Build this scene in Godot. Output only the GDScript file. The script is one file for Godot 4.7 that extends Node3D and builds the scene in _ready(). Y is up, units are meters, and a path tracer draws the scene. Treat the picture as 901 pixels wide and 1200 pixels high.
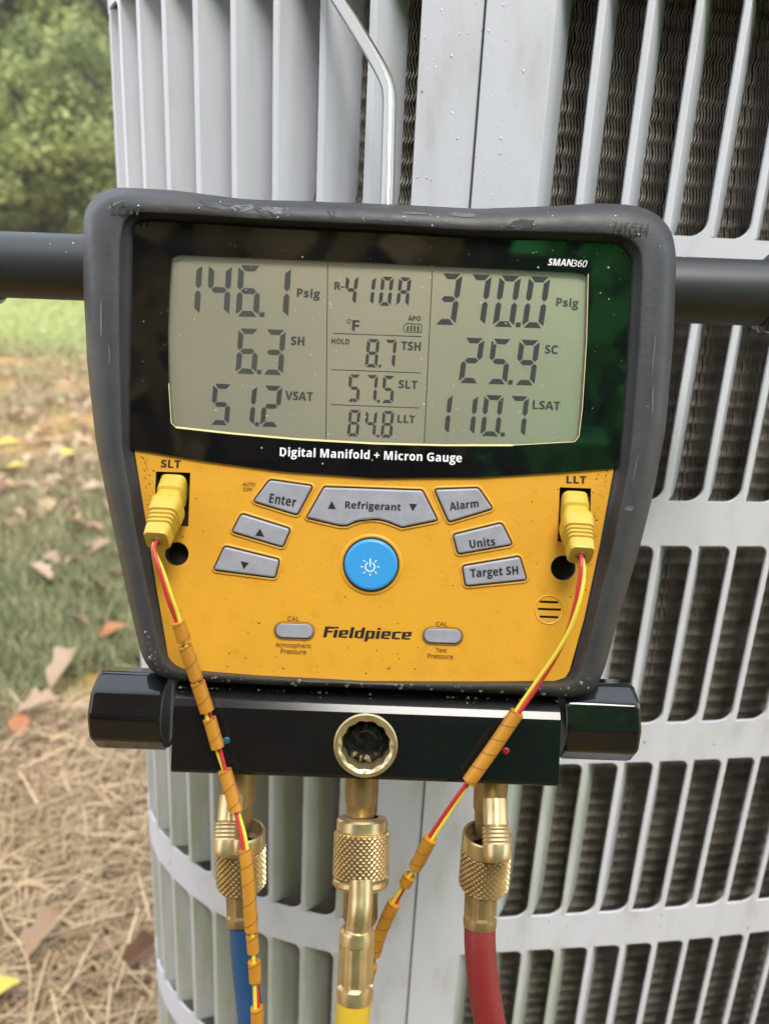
extends Node3D
# A digital refrigerant manifold gauge hanging in front of a grey air-conditioner condenser, lawn and trees at the left.
# Metres, y up. The gauge is modelled in its own frame: x right, y up, z out of its front panel.

const EYE := 0.95                 # height of the camera
const S := 0.40                   # the condenser's plan is drawn in units of 0.4 m
const SLOT_PITCH := 0.0595 * S
const SLOT_OPEN := 0.0206
const FLAP_ANGLE := 37.0

var rng := RandomNumberGenerator.new()
var mats := {}
var gauge_frame: Transform3D
var names := {}

# ------------------------------------------------------------------ mesh builder
class MB:
	var p := PackedVector3Array()
	var base := Vector3.ZERO

	func tri(a: Vector3, b: Vector3, c: Vector3) -> void:
		p.append(a); p.append(b); p.append(c)

	func quad(a: Vector3, b: Vector3, c: Vector3, d: Vector3) -> void:
		tri(a, b, c); tri(a, c, d)

	func box(c: Vector3, s: Vector3, q := Basis()) -> void:
		var h := s / 2.0
		var v := []
		for i in 8:
			v.append(c + q * Vector3(h.x if i & 1 else -h.x, h.y if i & 2 else -h.y, h.z if i & 4 else -h.z))
		for f in [[0, 1, 3, 2], [4, 6, 7, 5], [0, 4, 5, 1], [2, 3, 7, 6], [0, 2, 6, 4], [1, 5, 7, 3]]:
			quad(v[f[0]], v[f[1]], v[f[2]], v[f[3]])

	# rings of equally many points, joined one to the next
	func loft(rings: Array, cap0 := false, cap1 := false, closed := true) -> void:
		for k in rings.size() - 1:
			var a: PackedVector3Array = rings[k]
			var b: PackedVector3Array = rings[k + 1]
			var n := a.size()
			for i in (n if closed else n - 1):
				var j := (i + 1) % n
				quad(a[i], a[j], b[j], b[i])
		if cap0:
			fan(rings[0], true)
		if cap1:
			fan(rings[-1], false)

	func fan(r: PackedVector3Array, flip: bool) -> void:
		var m := Vector3.ZERO
		for v in r:
			m += v
		m /= r.size()
		for i in r.size():
			var j := (i + 1) % r.size()
			if flip:
				tri(m, r[j], r[i])
			else:
				tri(m, r[i], r[j])

	func poly(flat: PackedVector2Array, z: float) -> void:
		var ix := Geometry2D.triangulate_polygon(flat)
		for k in range(0, ix.size(), 3):
			tri(Vector3(flat[ix[k]].x, flat[ix[k]].y, z), Vector3(flat[ix[k + 1]].x, flat[ix[k + 1]].y, z), Vector3(flat[ix[k + 2]].x, flat[ix[k + 2]].y, z))

	func ring(c: Vector3, q: Basis, rx: float, ry: float, n: int, turn := 0.0) -> PackedVector3Array:
		var out := PackedVector3Array()
		for i in n:
			var a := TAU * i / n + turn
			out.append(c + q.x * cos(a) * rx + q.y * sin(a) * ry)
		return out

	# profile: [[radius, distance along the axis], ...]
	func lathe(profile: Array, at: Vector3, q: Basis, n := 32, cap0 := true, cap1 := true) -> void:
		var rings := []
		for e in profile:
			rings.append(ring(at + q.z * float(e[1]), q, e[0], e[0], n))
		loft(rings, cap0, cap1)

	func tube(path: PackedVector3Array, r: float, n := 10, caps := true) -> void:
		var rings := []
		var side := Vector3.ZERO
		for k in path.size():
			var t := (path[mini(k + 1, path.size() - 1)] - path[maxi(k - 1, 0)]).normalized()
			if k == 0:
				side = t.cross(Vector3(0.31, 0.47, 0.83)).normalized()
			side = (side - t * side.dot(t)).normalized()
			rings.append(ring(path[k], Basis(side, t.cross(side), t), r, r, n))
		loft(rings, caps, caps)

	func done(crease := 35.0) -> ArrayMesh:
		var n := p.size()
		var face := PackedVector3Array()
		var at := {}
		for k in range(0, n, 3):
			face.append((p[k + 2] - p[k]).cross(p[k + 1] - p[k]))
		var key := PackedInt64Array()
		key.resize(n)
		for k in n:
			var q := p[k] * 200000.0
			var h := (int(roundf(q.x)) + 4000000) * 67108864 * 1024 + (int(roundf(q.y)) + 4000000) * 65536 * 16 + int(roundf(q.z)) * 7
			key[k] = h
			if at.has(h):
				at[h].append(k / 3)
			else:
				at[h] = PackedInt32Array([k / 3])
		var norm := PackedVector3Array()
		norm.resize(n)
		var least := cos(deg_to_rad(crease))
		for k in n:
			var mine := face[k / 3]
			var unit := mine.normalized()
			var sum := Vector3.ZERO
			for f in at[key[k]]:
				if face[f].normalized().dot(unit) > least:
					sum += face[f]
			norm[k] = sum.normalized() if sum.length_squared() > 0 else unit
		var shifted := p
		if base != Vector3.ZERO:
			shifted = PackedVector3Array()
			for v in p:
				shifted.append(v - base)
		var arrays := []
		arrays.resize(Mesh.ARRAY_MAX)
		arrays[Mesh.ARRAY_VERTEX] = shifted
		arrays[Mesh.ARRAY_NORMAL] = norm
		var mesh := ArrayMesh.new()
		if n:
			mesh.add_surface_from_arrays(Mesh.PRIMITIVE_TRIANGLES, arrays)
		return mesh

# ------------------------------------------------------------------ naming helpers
func thing(called: String, label: String, category: String, where: Transform3D, group := "") -> Node3D:
	var o := Node3D.new()
	o.name = numbered(called)
	add_child(o, true)
	o.transform = where
	return tag(o, label, category, group)

func numbered(called: String) -> String:
	var k: int = names.get(called, 0)
	names[called] = k + 1
	return called if k == 0 else "%s_%03d" % [called, k]

func tag(o: Node3D, label: String, category: String, group := "") -> Node3D:
	o.set_meta("label", label)
	o.set_meta("category", category)
	if group:
		o.set_meta("group", group)
	return o

func part(called: String, mesh: Mesh, m: Material, parent: Node3D, label := "") -> MeshInstance3D:
	var o := MeshInstance3D.new()
	var k := 0
	var used := called
	while parent.has_node(used):
		k += 1
		used = "%s_%03d" % [called, k]
	o.name = used
	o.mesh = mesh
	o.material_override = m
	parent.add_child(o, true)
	if label:
		o.set_meta("label", label)
	return o

func copies(called: String, mesh: Mesh, m: Material, places: Array, parent: Node3D, tints := []) -> MultiMeshInstance3D:
	var mm := MultiMesh.new()
	mm.transform_format = MultiMesh.TRANSFORM_3D
	mm.use_colors = not tints.is_empty()
	mm.mesh = mesh
	mm.instance_count = places.size()
	for i in places.size():
		mm.set_instance_transform(i, places[i])
		if tints:
			mm.set_instance_color(i, tints[i])
	var o := MultiMeshInstance3D.new()
	o.name = called
	o.multimesh = mm
	o.material_override = m
	o.set_meta("kind", "stuff")
	parent.add_child(o, true)
	return o

# ------------------------------------------------------------------ materials
func lin(r: float, g: float, b: float, a := 1.0) -> Color:
	var c := Color(r, g, b).linear_to_srgb()
	c.a = a
	return c

func mat(called: String, c: Color, rough := 0.6, metal := 0.0, spec := 0.5) -> StandardMaterial3D:
	var m := StandardMaterial3D.new()
	m.resource_name = called
	m.albedo_color = c
	m.roughness = rough
	m.metallic = metal
	m.metallic_specular = spec
	mats[called] = m
	return m

func noise_tex(seed_: int, freq: float, stops: Array, size := 512, octaves := 4, kind := FastNoiseLite.TYPE_SIMPLEX_SMOOTH) -> NoiseTexture2D:
	var n := FastNoiseLite.new()
	n.seed = seed_
	n.noise_type = kind
	n.frequency = freq
	n.fractal_octaves = octaves
	var t := NoiseTexture2D.new()
	t.width = size
	t.height = size
	t.seamless = true
	t.noise = n
	if stops:
		var g := Gradient.new()
		var o := PackedFloat32Array()
		var cs := PackedColorArray()
		for s in stops:
			o.append(s[0]); cs.append(s[1])
		g.offsets = o
		g.colors = cs
		t.color_ramp = g
	return t

func tri_map(m: StandardMaterial3D, scale: float, world := false) -> void:
	m.uv1_triplanar = true
	m.uv1_world_triplanar = world
	m.uv1_scale = Vector3.ONE * scale

func bump(m: StandardMaterial3D, t: Texture2D, cm: float) -> void:
	m.heightmap_enabled = true
	m.heightmap_texture = t
	m.heightmap_scale = cm

func make_materials() -> void:
	var w := Color.WHITE
	# painted sheet metal: pale grey, faint mottling; the lower, shadier part has a film of algae
	var paint := mat("grey_paint", lin(0.635, 0.645, 0.73), 0.42)
	paint.albedo_texture = noise_tex(3, 0.012, [[0.0, Color(0.87, 0.875, 0.83)], [0.28, Color(0.955, 0.955, 0.94)], [0.5, Color(0.985, 0.985, 0.985)], [1.0, w]], 512, 5)
	tri_map(paint, 6.0)
	paint.uv1_scale = Vector3(6, 1.8, 6)
	bump(paint, noise_tex(4, 0.08, [], 512, 3), 0.005)
	var slat := mat("slat_paint", lin(0.66, 0.675, 0.755), 0.36)
	slat.albedo_texture = noise_tex(5, 0.02, [[0.0, Color(0.93, 0.94, 0.92)], [0.4, Color(0.98, 0.98, 0.98)], [1.0, w]], 512, 5)
	tri_map(slat, 7.0, true)
	slat.uv1_scale = Vector3(7, 1.6, 7)
	bump(slat, mats.grey_paint.heightmap_texture, 0.005)
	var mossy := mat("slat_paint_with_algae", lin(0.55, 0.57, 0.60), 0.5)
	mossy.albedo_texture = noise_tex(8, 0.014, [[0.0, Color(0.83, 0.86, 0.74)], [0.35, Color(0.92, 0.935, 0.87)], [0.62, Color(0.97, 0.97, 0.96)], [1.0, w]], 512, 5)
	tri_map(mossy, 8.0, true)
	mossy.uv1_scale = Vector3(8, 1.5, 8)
	var fin := mat("dirty_aluminium_fin", lin(0.52, 0.49, 0.445), 0.5, 0.1)
	fin.albedo_texture = noise_tex(9, 0.02, [[0.0, Color(0.60, 0.56, 0.50)], [0.4, Color(0.82, 0.80, 0.77)], [0.62, Color(0.95, 0.94, 0.92)], [0.85, w], [1.0, w]], 512, 5)
	tri_map(fin, 5.0, true)
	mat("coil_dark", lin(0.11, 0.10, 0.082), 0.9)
	mat("seam_dark", lin(0.03, 0.03, 0.032), 0.9)
	# gauge
	var rubber := mat("grey_rubber", lin(0.029, 0.029, 0.031), 0.60, 0.0, 0.5)
	rubber.albedo_texture = noise_tex(11, 0.013, [[0.0, Color(0.86, 0.86, 0.86)], [0.55, Color(0.95, 0.95, 0.95)], [0.72, w], [0.80, Color(1, 1, 1)], [1.0, Color(1, 1, 1)]], 512, 6)
	rubber.roughness_texture = noise_tex(12, 0.02, [[0.0, Color(0.75, 0.75, 0.75)], [1.0, w]], 512, 5)
	tri_map(rubber, 9.0)
	bump(rubber, noise_tex(13, 0.09, [], 512, 4), 0.006)
	mat("scuffed_rubber", lin(0.085, 0.086, 0.09), 0.42)
	mat("torn_rubber", lin(0.022, 0.022, 0.024), 0.7)
	mat("emboss_dark", lin(0.02, 0.02, 0.022), 0.6)
	var bez := mat("black_display_panel", lin(0.005, 0.005, 0.006), 0.05, 0.0, 0.7)
	bez.roughness_texture = noise_tex(14, 0.03, [[0.0, Color(0.6, 0.6, 0.6)], [1.0, w]], 256, 4)
	tri_map(bez, 12.0)
	var lcd := mat("lcd_glass_back", lin(0.62, 0.60, 0.455), 0.22, 0.78)
	lcd.albedo_texture = noise_tex(15, 0.006, [[0.0, Color(0.93, 0.93, 0.92)], [1.0, w]], 256, 3)
	tri_map(lcd, 5.0)
	mat("lcd_ink", lin(0.006, 0.008, 0.009), 0.5, 0.0, 0.15)
	mat("lcd_ink_faded", lin(0.022, 0.022, 0.019), 0.5, 0.0, 0.15)
	var pane := mat("window_glass", Color(1, 1, 1, 0.04), 0.03)
	pane.metallic_specular = 0.3
	pane.transparency = BaseMaterial3D.TRANSPARENCY_ALPHA
	mat("cream_trim", lin(0.75, 0.66, 0.33), 0.4)
	mat("white_print", lin(0.72, 0.73, 0.74), 0.5)
	mat("black_print", lin(0.012, 0.011, 0.012), 0.45)
	mat("brown_print", lin(0.16, 0.05, 0.01), 0.5)
	var yel := mat("orange_yellow_plastic", lin(0.60, 0.295, 0.025), 0.36)
	yel.albedo_texture = noise_tex(16, 0.016, [[0.0, Color(0.95, 0.93, 0.86)], [0.3, Color(0.985, 0.98, 0.965)], [1.0, w]], 512, 5)
	tri_map(yel, 9.0)
	bump(yel, noise_tex(17, 0.2, [], 256, 2), 0.006)
	mat("grime", lin(0.14, 0.07, 0.02), 0.8)
	mat("gap_dark", lin(0.03, 0.02, 0.012), 0.8)
	var key := mat("grey_key", lin(0.30, 0.30, 0.345), 0.38)
	key.albedo_texture = noise_tex(18, 0.03, [[0.0, Color(0.9, 0.9, 0.9)], [1.0, w]], 256, 4)
	tri_map(key, 14.0)
	mat("blue_key", lin(0.034, 0.255, 0.58), 0.36)
	var blk := mat("glossy_black_plastic", lin(0.006, 0.006, 0.007), 0.07, 0.0, 0.55)
	blk.roughness_texture = noise_tex(19, 0.02, [[0.0, Color(0.7, 0.7, 0.7)], [1.0, w]], 256, 4)
	tri_map(blk, 14.0)
	mat("satin_black_block", lin(0.006, 0.006, 0.007), 0.17, 0.0, 0.5)
	mat("matte_black", lin(0.022, 0.022, 0.025), 0.45)
	var brass := mat("brass", lin(0.69, 0.555, 0.325), 0.40, 0.84)
	brass.roughness_texture = noise_tex(20, 0.03, [[0.0, Color(0.6, 0.6, 0.6)], [1.0, w]], 256, 5)
	brass.albedo_texture = noise_tex(21, 0.02, [[0.0, Color(0.84, 0.80, 0.74)], [0.5, Color(0.97, 0.96, 0.94)], [1.0, w]], 256, 5)
	tri_map(brass, 16.0)
	var tarn := mat("tarnished_brass", lin(0.38, 0.275, 0.135), 0.45, 0.85)
	tarn.albedo_texture = brass.albedo_texture
	tri_map(tarn, 12.0)
	mat("steel_rod", lin(0.33, 0.315, 0.29), 0.22, 1.0)
	mat("red_hose", lin(0.17, 0.012, 0.014), 0.46)
	mat("blue_hose", lin(0.011, 0.052, 0.135), 0.46)
	mat("yellow_hose", lin(0.56, 0.37, 0.028), 0.40)
	mat("plug_yellow", lin(0.50, 0.335, 0.038), 0.36)
	mat("red_wire", lin(0.45, 0.02, 0.03), 0.42)
	mat("yellow_wire", lin(0.66, 0.54, 0.05), 0.42)
	var wrap := mat("orange_wrap", lin(0.44, 0.19, 0.018), 0.42)
	wrap.albedo_texture = yel.albedo_texture
	tri_map(wrap, 20.0)
	mat("red_lens", lin(0.28, 0.012, 0.014), 0.2)
	mat("teal_lens", lin(0.012, 0.085, 0.11), 0.2)
	var drop := mat("water", Color(1, 1, 1, 0.06), 0.02)
	drop.refraction_enabled = true
	drop.refraction_scale = 0.033
	mat("dust_white", lin(0.38, 0.39, 0.38), 0.6)
	mat("dirt_speck", lin(0.04, 0.03, 0.02), 0.8)
	# outdoors
	var soil := mat("lawn_soil", lin(0.33, 0.25, 0.145), 0.95)
	soil.albedo_texture = noise_tex(30, 0.012, [[0.0, Color(0.55, 0.62, 0.36)], [0.45, Color(0.9, 0.85, 0.62)], [0.6, Color(1.0, 0.9, 0.72)], [1.0, Color(0.95, 0.8, 0.62)]], 1024, 6)
	tri_map(soil, 0.25, true)
	var blade := mat("grass_blade", w, 0.6)
	blade.vertex_color_use_as_albedo = true
	var leafm := mat("leaf", w, 0.6)
	leafm.vertex_color_use_as_albedo = true
	leafm.backlight_enabled = true
	leafm.backlight = Color(0.8, 0.8, 0.8)
	for c in [["leaf_bright", 0.2, 1.55, 0.85], ["leaf_dark", 0.3, 0.34, 0.42], ["leaf_rusty", 0.8, 0.5, 0.4]]:
		var m := mat(c[0], lin(c[1], c[2], c[3]), 0.6)
		m.vertex_color_use_as_albedo = true
	var bark := mat("bark", lin(0.085, 0.065, 0.05), 0.95)
	bark.albedo_texture = noise_tex(31, 0.03, [[0.0, Color(0.5, 0.5, 0.5)], [1.0, w]], 256, 5)
	tri_map(bark, 2.0)
	for c in [["leaf_tan", 0.34, 0.23, 0.15], ["leaf_brown", 0.14, 0.07, 0.04], ["leaf_pink", 0.26, 0.14, 0.10], ["leaf_yellow", 0.52, 0.40, 0.06], ["leaf_orange", 0.34, 0.125, 0.045], ["leaf_pale", 0.36, 0.255, 0.18]]:
		var m := mat(c[0], lin(c[1], c[2], c[3]), 0.55)
		m.backlight_enabled = true
		m.backlight = Color(0.3, 0.25, 0.2)

# ------------------------------------------------------------------ measuring
# The gauge was drawn from a view square to its panel, in drawing units (1 unit = 0.333 mm on the panel).
# A layer at depth z is nearer or farther in that drawing, so its drawn size is scaled back to its true size.
const UNIT := 0.30 / 901.0
const TILT := 2.1

func pt(u: float, v: float, z := 0.0) -> Vector3:
	var s := 1.0 - z / 0.30
	var q := Vector2((u - 450.5) * UNIT * s, (600.0 - v) * UNIT * s) - Vector2(-0.00183, -0.0683)
	q = q.rotated(deg_to_rad(TILT))
	return Vector3(q.x, q.y, z)

func pts(list: Array, z := 0.0) -> PackedVector3Array:
	var out := PackedVector3Array()
	for a in list:
		out.append(pt(a[0], a[1], a[2] if a.size() > 2 else z))
	return out

func flat(list: Array) -> PackedVector2Array:
	var out := PackedVector2Array()
	for a in list:
		var q := pt(a[0], a[1])
		out.append(Vector2(q.x, q.y))
	return out

func smooth3(list: PackedVector3Array, per := 8) -> PackedVector3Array:
	var out := PackedVector3Array()
	var n := list.size()
	for k in n - 1:
		var a := list[maxi(k - 1, 0)]
		var b := list[k]
		var c := list[k + 1]
		var d := list[mini(k + 2, n - 1)]
		for i in per:
			out.append(b.cubic_interpolate(c, a, d, float(i) / per))
	out.append(list[n - 1])
	return out

func smooth2(list: PackedVector2Array, per := 6) -> PackedVector2Array:
	var out := PackedVector2Array()
	var n := list.size()
	for k in n:
		for i in per:
			out.append(list[k].cubic_interpolate(list[(k + 1) % n], list[(k + n - 1) % n], list[(k + 2) % n], float(i) / per))
	return out

func rounded(poly: PackedVector2Array, r: float, n := 5) -> PackedVector2Array:
	var out := PackedVector2Array()
	var k := poly.size()
	for i in k:
		var b := poly[i]
		var pa := poly[(i + k - 1) % k] - b
		var pc := poly[(i + 1) % k] - b
		var d := minf(r, minf(pa.length(), pc.length()) * 0.45)
		var a := b + pa.normalized() * d
		var c := b + pc.normalized() * d
		for j in n + 1:
			var t := float(j) / n
			out.append(a.lerp(b, t).lerp(b.lerp(c, t), t))
	return out

func inset(poly: PackedVector2Array, d: float) -> PackedVector2Array:
	var out := PackedVector2Array()
	var n := poly.size()
	var sgn := 1.0 if not Geometry2D.is_polygon_clockwise(poly) else -1.0
	for i in n:
		var e0 := (poly[i] - poly[(i + n - 1) % n]).normalized()
		var e1 := (poly[(i + 1) % n] - poly[i]).normalized()
		var nn := (Vector2(-e0.y, e0.x) + Vector2(-e1.y, e1.x)) * sgn
		if nn.length() < 0.001:
			nn = Vector2(-e0.y, e0.x) * sgn
		nn = nn.normalized()
		out.append(poly[i] + nn * d / maxf(0.5, nn.dot(Vector2(-e0.y, e0.x) * sgn)))
	return out

func at_z(poly: PackedVector2Array, z: float) -> PackedVector3Array:
	var out := PackedVector3Array()
	for q in poly:
		out.append(Vector3(q.x, q.y, z))
	return out

# a plate with a rounded front edge
func plate(poly: PackedVector2Array, z0: float, z1: float, bevel: float) -> MB:
	var b := MB.new()
	var rings := [at_z(poly, z0)]
	for k in 5:
		var a := PI / 2 * k / 4.0
		rings.append(at_z(inset(poly, bevel * (1.0 - cos(a))), z1 - bevel + bevel * sin(a)))
	b.loft(rings)
	var top := inset(poly, bevel)
	b.poly(top, z1)
	return b

func lettering(parent: Node3D, called: String, text: String, cu: float, cv: float, wide: float, high: float, turn: float, z: float, m: Material, weight := 700, lean := 0.0) -> MeshInstance3D:
	var f := SystemFont.new()
	f.font_names = PackedStringArray(["Droid Sans"])
	f.font_weight = weight
	var t := TextMesh.new()
	t.font = f
	t.font_size = 48
	t.pixel_size = 0.01
	t.depth = 0.02
	t.curve_step = 1.0
	t.text = text
	var a := t.get_mesh_arrays() if t is PrimitiveMesh else []
	var v: PackedVector3Array = a[Mesh.ARRAY_VERTEX]
	var lo := Vector3.INF
	var hi := -Vector3.INF
	for q in v:
		lo = lo.min(q); hi = hi.max(q)
	var c := pt(cu, cv, z)
	var k := UNIT * (1.0 - z / 0.30)
	var tilt := deg_to_rad(-turn + TILT)
	var moved := PackedVector3Array()
	for q in v:
		var x := (q.x - (lo.x + hi.x) / 2) / (hi.x - lo.x) * wide * k
		var y := (q.y - (lo.y + hi.y) / 2) / (hi.y - lo.y) * high * k
		x += y * lean
		var w := Vector2(x, y).rotated(tilt)
		moved.append(Vector3(c.x + w.x, c.y + w.y, z + (0.00012 if q.z > 0 else -0.00005)))
	a[Mesh.ARRAY_VERTEX] = moved
	var normals := PackedVector3Array()
	for q in a[Mesh.ARRAY_NORMAL]:
		normals.append(q)
	a[Mesh.ARRAY_NORMAL] = normals
	a[Mesh.ARRAY_TANGENT] = null
	var mesh := ArrayMesh.new()
	mesh.add_surface_from_arrays(Mesh.PRIMITIVE_TRIANGLES, a)
	return part(called, mesh, m, parent)

# ------------------------------------------------------------------ main
func _ready() -> void:
	rng.seed = 4711
	# camera: a phone held in front of the gauge, looking down a little and slightly rolled
	var cam := Camera3D.new()
	cam.name = "camera"
	cam.fov = 67.32
	cam.near = 0.02
	cam.far = 400.0
	var att := CameraAttributesPhysical.new()
	att.frustum_focal_length = 18.02
	att.frustum_focus_distance = 0.315
	att.frustum_near = 0.02
	att.frustum_far = 400.0
	att.exposure_aperture = 6.2
	cam.attributes = att
	add_child(cam)
	cam.transform = Transform3D(Basis(Vector3.RIGHT, deg_to_rad(-17.5)) * Basis(Vector3.BACK, deg_to_rad(3.0)), Vector3(0, EYE, 0))
	cam.current = true
	gauge_frame = cam.transform * Transform3D(Basis(Vector3.BACK, deg_to_rad(-TILT)), Vector3(-0.00183, -0.0683, -0.30))
	# overcast sky
	var we := WorldEnvironment.new()
	we.name = "environment"
	var env := Environment.new()
	env.background_mode = Environment.BG_SKY
	var sky := ProceduralSkyMaterial.new()
	sky.sky_top_color = Color(0.90, 0.945, 1.0)
	sky.sky_horizon_color = Color(0.97, 0.975, 0.98)
	sky.sky_curve = 0.12
	sky.ground_bottom_color = Color(0.25, 0.23, 0.18)
	sky.ground_horizon_color = Color(0.35, 0.34, 0.28)
	sky.sun_angle_max = 60.0
	env.sky = Sky.new()
	env.sky.sky_material = sky
	env.tonemap_mode = Environment.TONE_MAPPER_LINEAR
	env.tonemap_exposure = 2.6
	env.fog_enabled = true
	env.fog_density = 0.0014
	env.fog_light_color = Color(0.93, 0.95, 0.97)
	env.sdfgi_enabled = true
	env.ssao_enabled = true
	env.ssil_enabled = true
	we.environment = env
	add_child(we)
	var sun := DirectionalLight3D.new()
	sun.name = "overcast_sun"
	sun.light_energy = 0.5
	sun.light_angular_distance = 25.0
	sun.light_color = Color(1.0, 0.98, 0.95)
	sun.shadow_enabled = true
	sun.rotation_degrees = Vector3(-62, 14, 0)
	add_child(sun)

	make_materials()
	build_ground()
	build_trees()
	build_condenser()
	build_gauge()
	build_hoses()
	build_leads()
	build_leaves()

# ------------------------------------------------------------------ ground and plants
func build_ground() -> void:
	var b := MB.new()
	for k in 16:
		var a0 := TAU * k / 16
		var a1 := TAU * (k + 1) / 16
		b.tri(Vector3.ZERO, Vector3(cos(a0), 0, sin(a0)) * 160, Vector3(cos(a1), 0, sin(a1)) * 160)
	var g := part("lawn_ground", b.done(), mats.lawn_soil, self)
	g.set_meta("kind", "structure")
	g.set_meta("label", "lawn with thin grass and fallen leaves")
	# grass blades, thicker where the lawn is green
	var blade := MB.new()
	blade.tri(Vector3(-0.0022, 0, 0), Vector3(0.0022, 0, 0), Vector3(0.0016, 0.5, 0.10))
	blade.tri(Vector3(-0.0022, 0, 0), Vector3(0.0016, 0.5, 0.10), Vector3(-0.0014, 0.5, 0.10))
	blade.tri(Vector3(-0.0014, 0.5, 0.10), Vector3(0.0016, 0.5, 0.10), Vector3(0.0004, 1.0, 0.42))
	var bm := blade.done(90)
	var clump := FastNoiseLite.new()
	clump.seed = 77
	clump.frequency = 0.9
	var where := []
	var tint := []
	for i in 150000:
		var dist := 1.25 * pow(14.0, rng.randf())
		var az := deg_to_rad(rng.randf_range(-38, -12))
		var q := Vector3(sin(az) * dist, 0, -cos(az) * dist)
		var green := clump.get_noise_2d(q.x, q.z)
		var keep := 0.25 + green
		keep += 0.75 * (1.0 - smoothstep(2.6, 4.4, dist))
		if dist > 8.0:
			keep += 0.8
		if dist < 1.75 and q.x > -0.75:
			keep -= 0.7
		if rng.randf() > keep:
			continue
		var h := rng.randf_range(0.025, 0.07) * (1.0 + dist * 0.05)
		where.append(Transform3D(Basis(Vector3.UP, rng.randf() * TAU) * Basis(Vector3.RIGHT, rng.randf_range(-0.5, 0.8)) * Basis.from_scale(Vector3(0.8 + dist * 0.25, h, h)), q))
		var dry := rng.randf()
		var far := smoothstep(6.0, 11.0, dist)
		var mid := smoothstep(2.0, 4.2, dist + 0.7 * green) * (1.0 - far)
		var c := Color(0.13, 0.17, 0.07).lerp(Color(0.36, 0.30, 0.17), 0.8 * dry * dry + 0.1)
		c = c.lerp(Color(0.42, 0.33, 0.19), mid * 0.75).lerp(Color(0.40, 0.46, 0.17), far)
		tint.append(c * rng.randf_range(0.75, 1.25))
	copies("lawn_grass", bm, mats.grass_blade, where, self, tint).set_meta("label", "short green grass of the lawn")
	# dry straw lying by the condenser
	var st := MB.new()
	var last := []
	for k in 6:
		var s := k / 5.0
		var c := Vector3(s - 0.5, 0.10 * sin(s * PI) - 0.05 * s, 0.16 * s * s)
		var ww := 0.0085 * (1.0 - 0.75 * s)
		var cur := [c + Vector3(0, 0, ww), c + Vector3(0, 0.004, -ww)]
		if k:
			st.quad(last[0], last[1], cur[1], cur[0])
		last = cur
	var sm := st.done(90)
	st = MB.new()
	for k in 4:
		var s0 := k / 4.0 - 0.5
		var s1 := (k + 1) / 4.0 - 0.5
		var w0 := 0.010 * (1.0 - 0.7 * absf(s0 + 0.1))
		var w1 := 0.010 * (1.0 - 0.7 * absf(s1 + 0.1))
		var y0 := 0.05 * sin(s0 * 4.0)
		var y1 := 0.05 * sin(s1 * 4.0)
		st.quad(Vector3(s0, y0, w0), Vector3(s0, y0 + 0.003, -w0), Vector3(s1, y1 + 0.003, -w1), Vector3(s1, y1, w1))
	var straight := st.done(90)
	var flat_where := []
	var flat_tint := []
	where = []
	tint = []
	for i in 36000:
		var q := Vector3(rng.randf_range(-1.35, 0.0), 0, rng.randf_range(-1.75, -0.35))
		var r := Vector2(q.x, q.z).length()
		var edge := 1.62 + 0.25 * clump.get_noise_2d(q.x * 2.0, q.z * 2.0 + 40.0)
		if r > edge or r < 0.55 or atan2(-q.x, -q.z) > 0.75:
			continue
		var l := rng.randf_range(0.05, 0.17)
		q.y = rng.randf() * rng.randf() * 0.055
		var t := Transform3D(Basis.from_euler(Vector3(rng.randf_range(-0.9, 0.9), rng.randf() * TAU, rng.randf_range(-0.30, 0.45))).scaled(Vector3.ONE * l), q)
		var d := rng.randf()
		var c := Color(0.52, 0.38, 0.22).lerp(Color(0.20, 0.12, 0.07), d * d) * rng.randf_range(0.65, 1.25)
		if rng.randf() < 0.68:
			t.basis = t.basis * Basis.from_scale(Vector3(rng.randf_range(0.5, 1.1), 1, rng.randf_range(0.5, 1.6)))
			flat_where.append(t)
			flat_tint.append(c)
		else:
			where.append(t)
			tint.append(c)
	copies("dry_grass", straight, mats.grass_blade, flat_where, self, flat_tint).set_meta("label", "flat broken blades of dry tan grass in front of the condenser")
	copies("dry_straw", sm, mats.grass_blade, where, self, tint).set_meta("label", "dry tan straw lying in front of the condenser")

func leaf_mesh(lobes: int, curl: float) -> ArrayMesh:
	# unit long, pointed along x, lobed, curled
	var b := MB.new()
	var n := 14
	var up := []
	var mid := []
	var dn := []
	for k in n + 1:
		var s := float(k) / n
		var half := 0.30 * pow(sin(PI * pow(s, 0.85)), 0.8) * (1.0 + 0.24 * sin(s * TAU * lobes))
		half = maxf(half, 0.012)
		var lift := 0.16 * sin(s * 3.0) + curl * s * s * 0.5
		mid.append(Vector3(s - 0.5, lift, 0.03 * sin(s * 5)))
		up.append(Vector3(s - 0.5, lift + curl * half * 1.1, -half))
		dn.append(Vector3(s - 0.53, lift + curl * half * 0.7 + 0.02 * sin(s * 9), half * 0.92))
	for k in n:
		b.quad(mid[k], mid[k + 1], up[k + 1], up[k])
		b.quad(dn[k], dn[k + 1], mid[k + 1], mid[k])
	# stalk
	b.tube(PackedVector3Array([Vector3(-0.5, 0.0, 0), Vector3(-0.62, 0.01, 0.02), Vector3(-0.74, 0.05, 0.06)]), 0.008, 5)
	return b.done(50)

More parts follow.
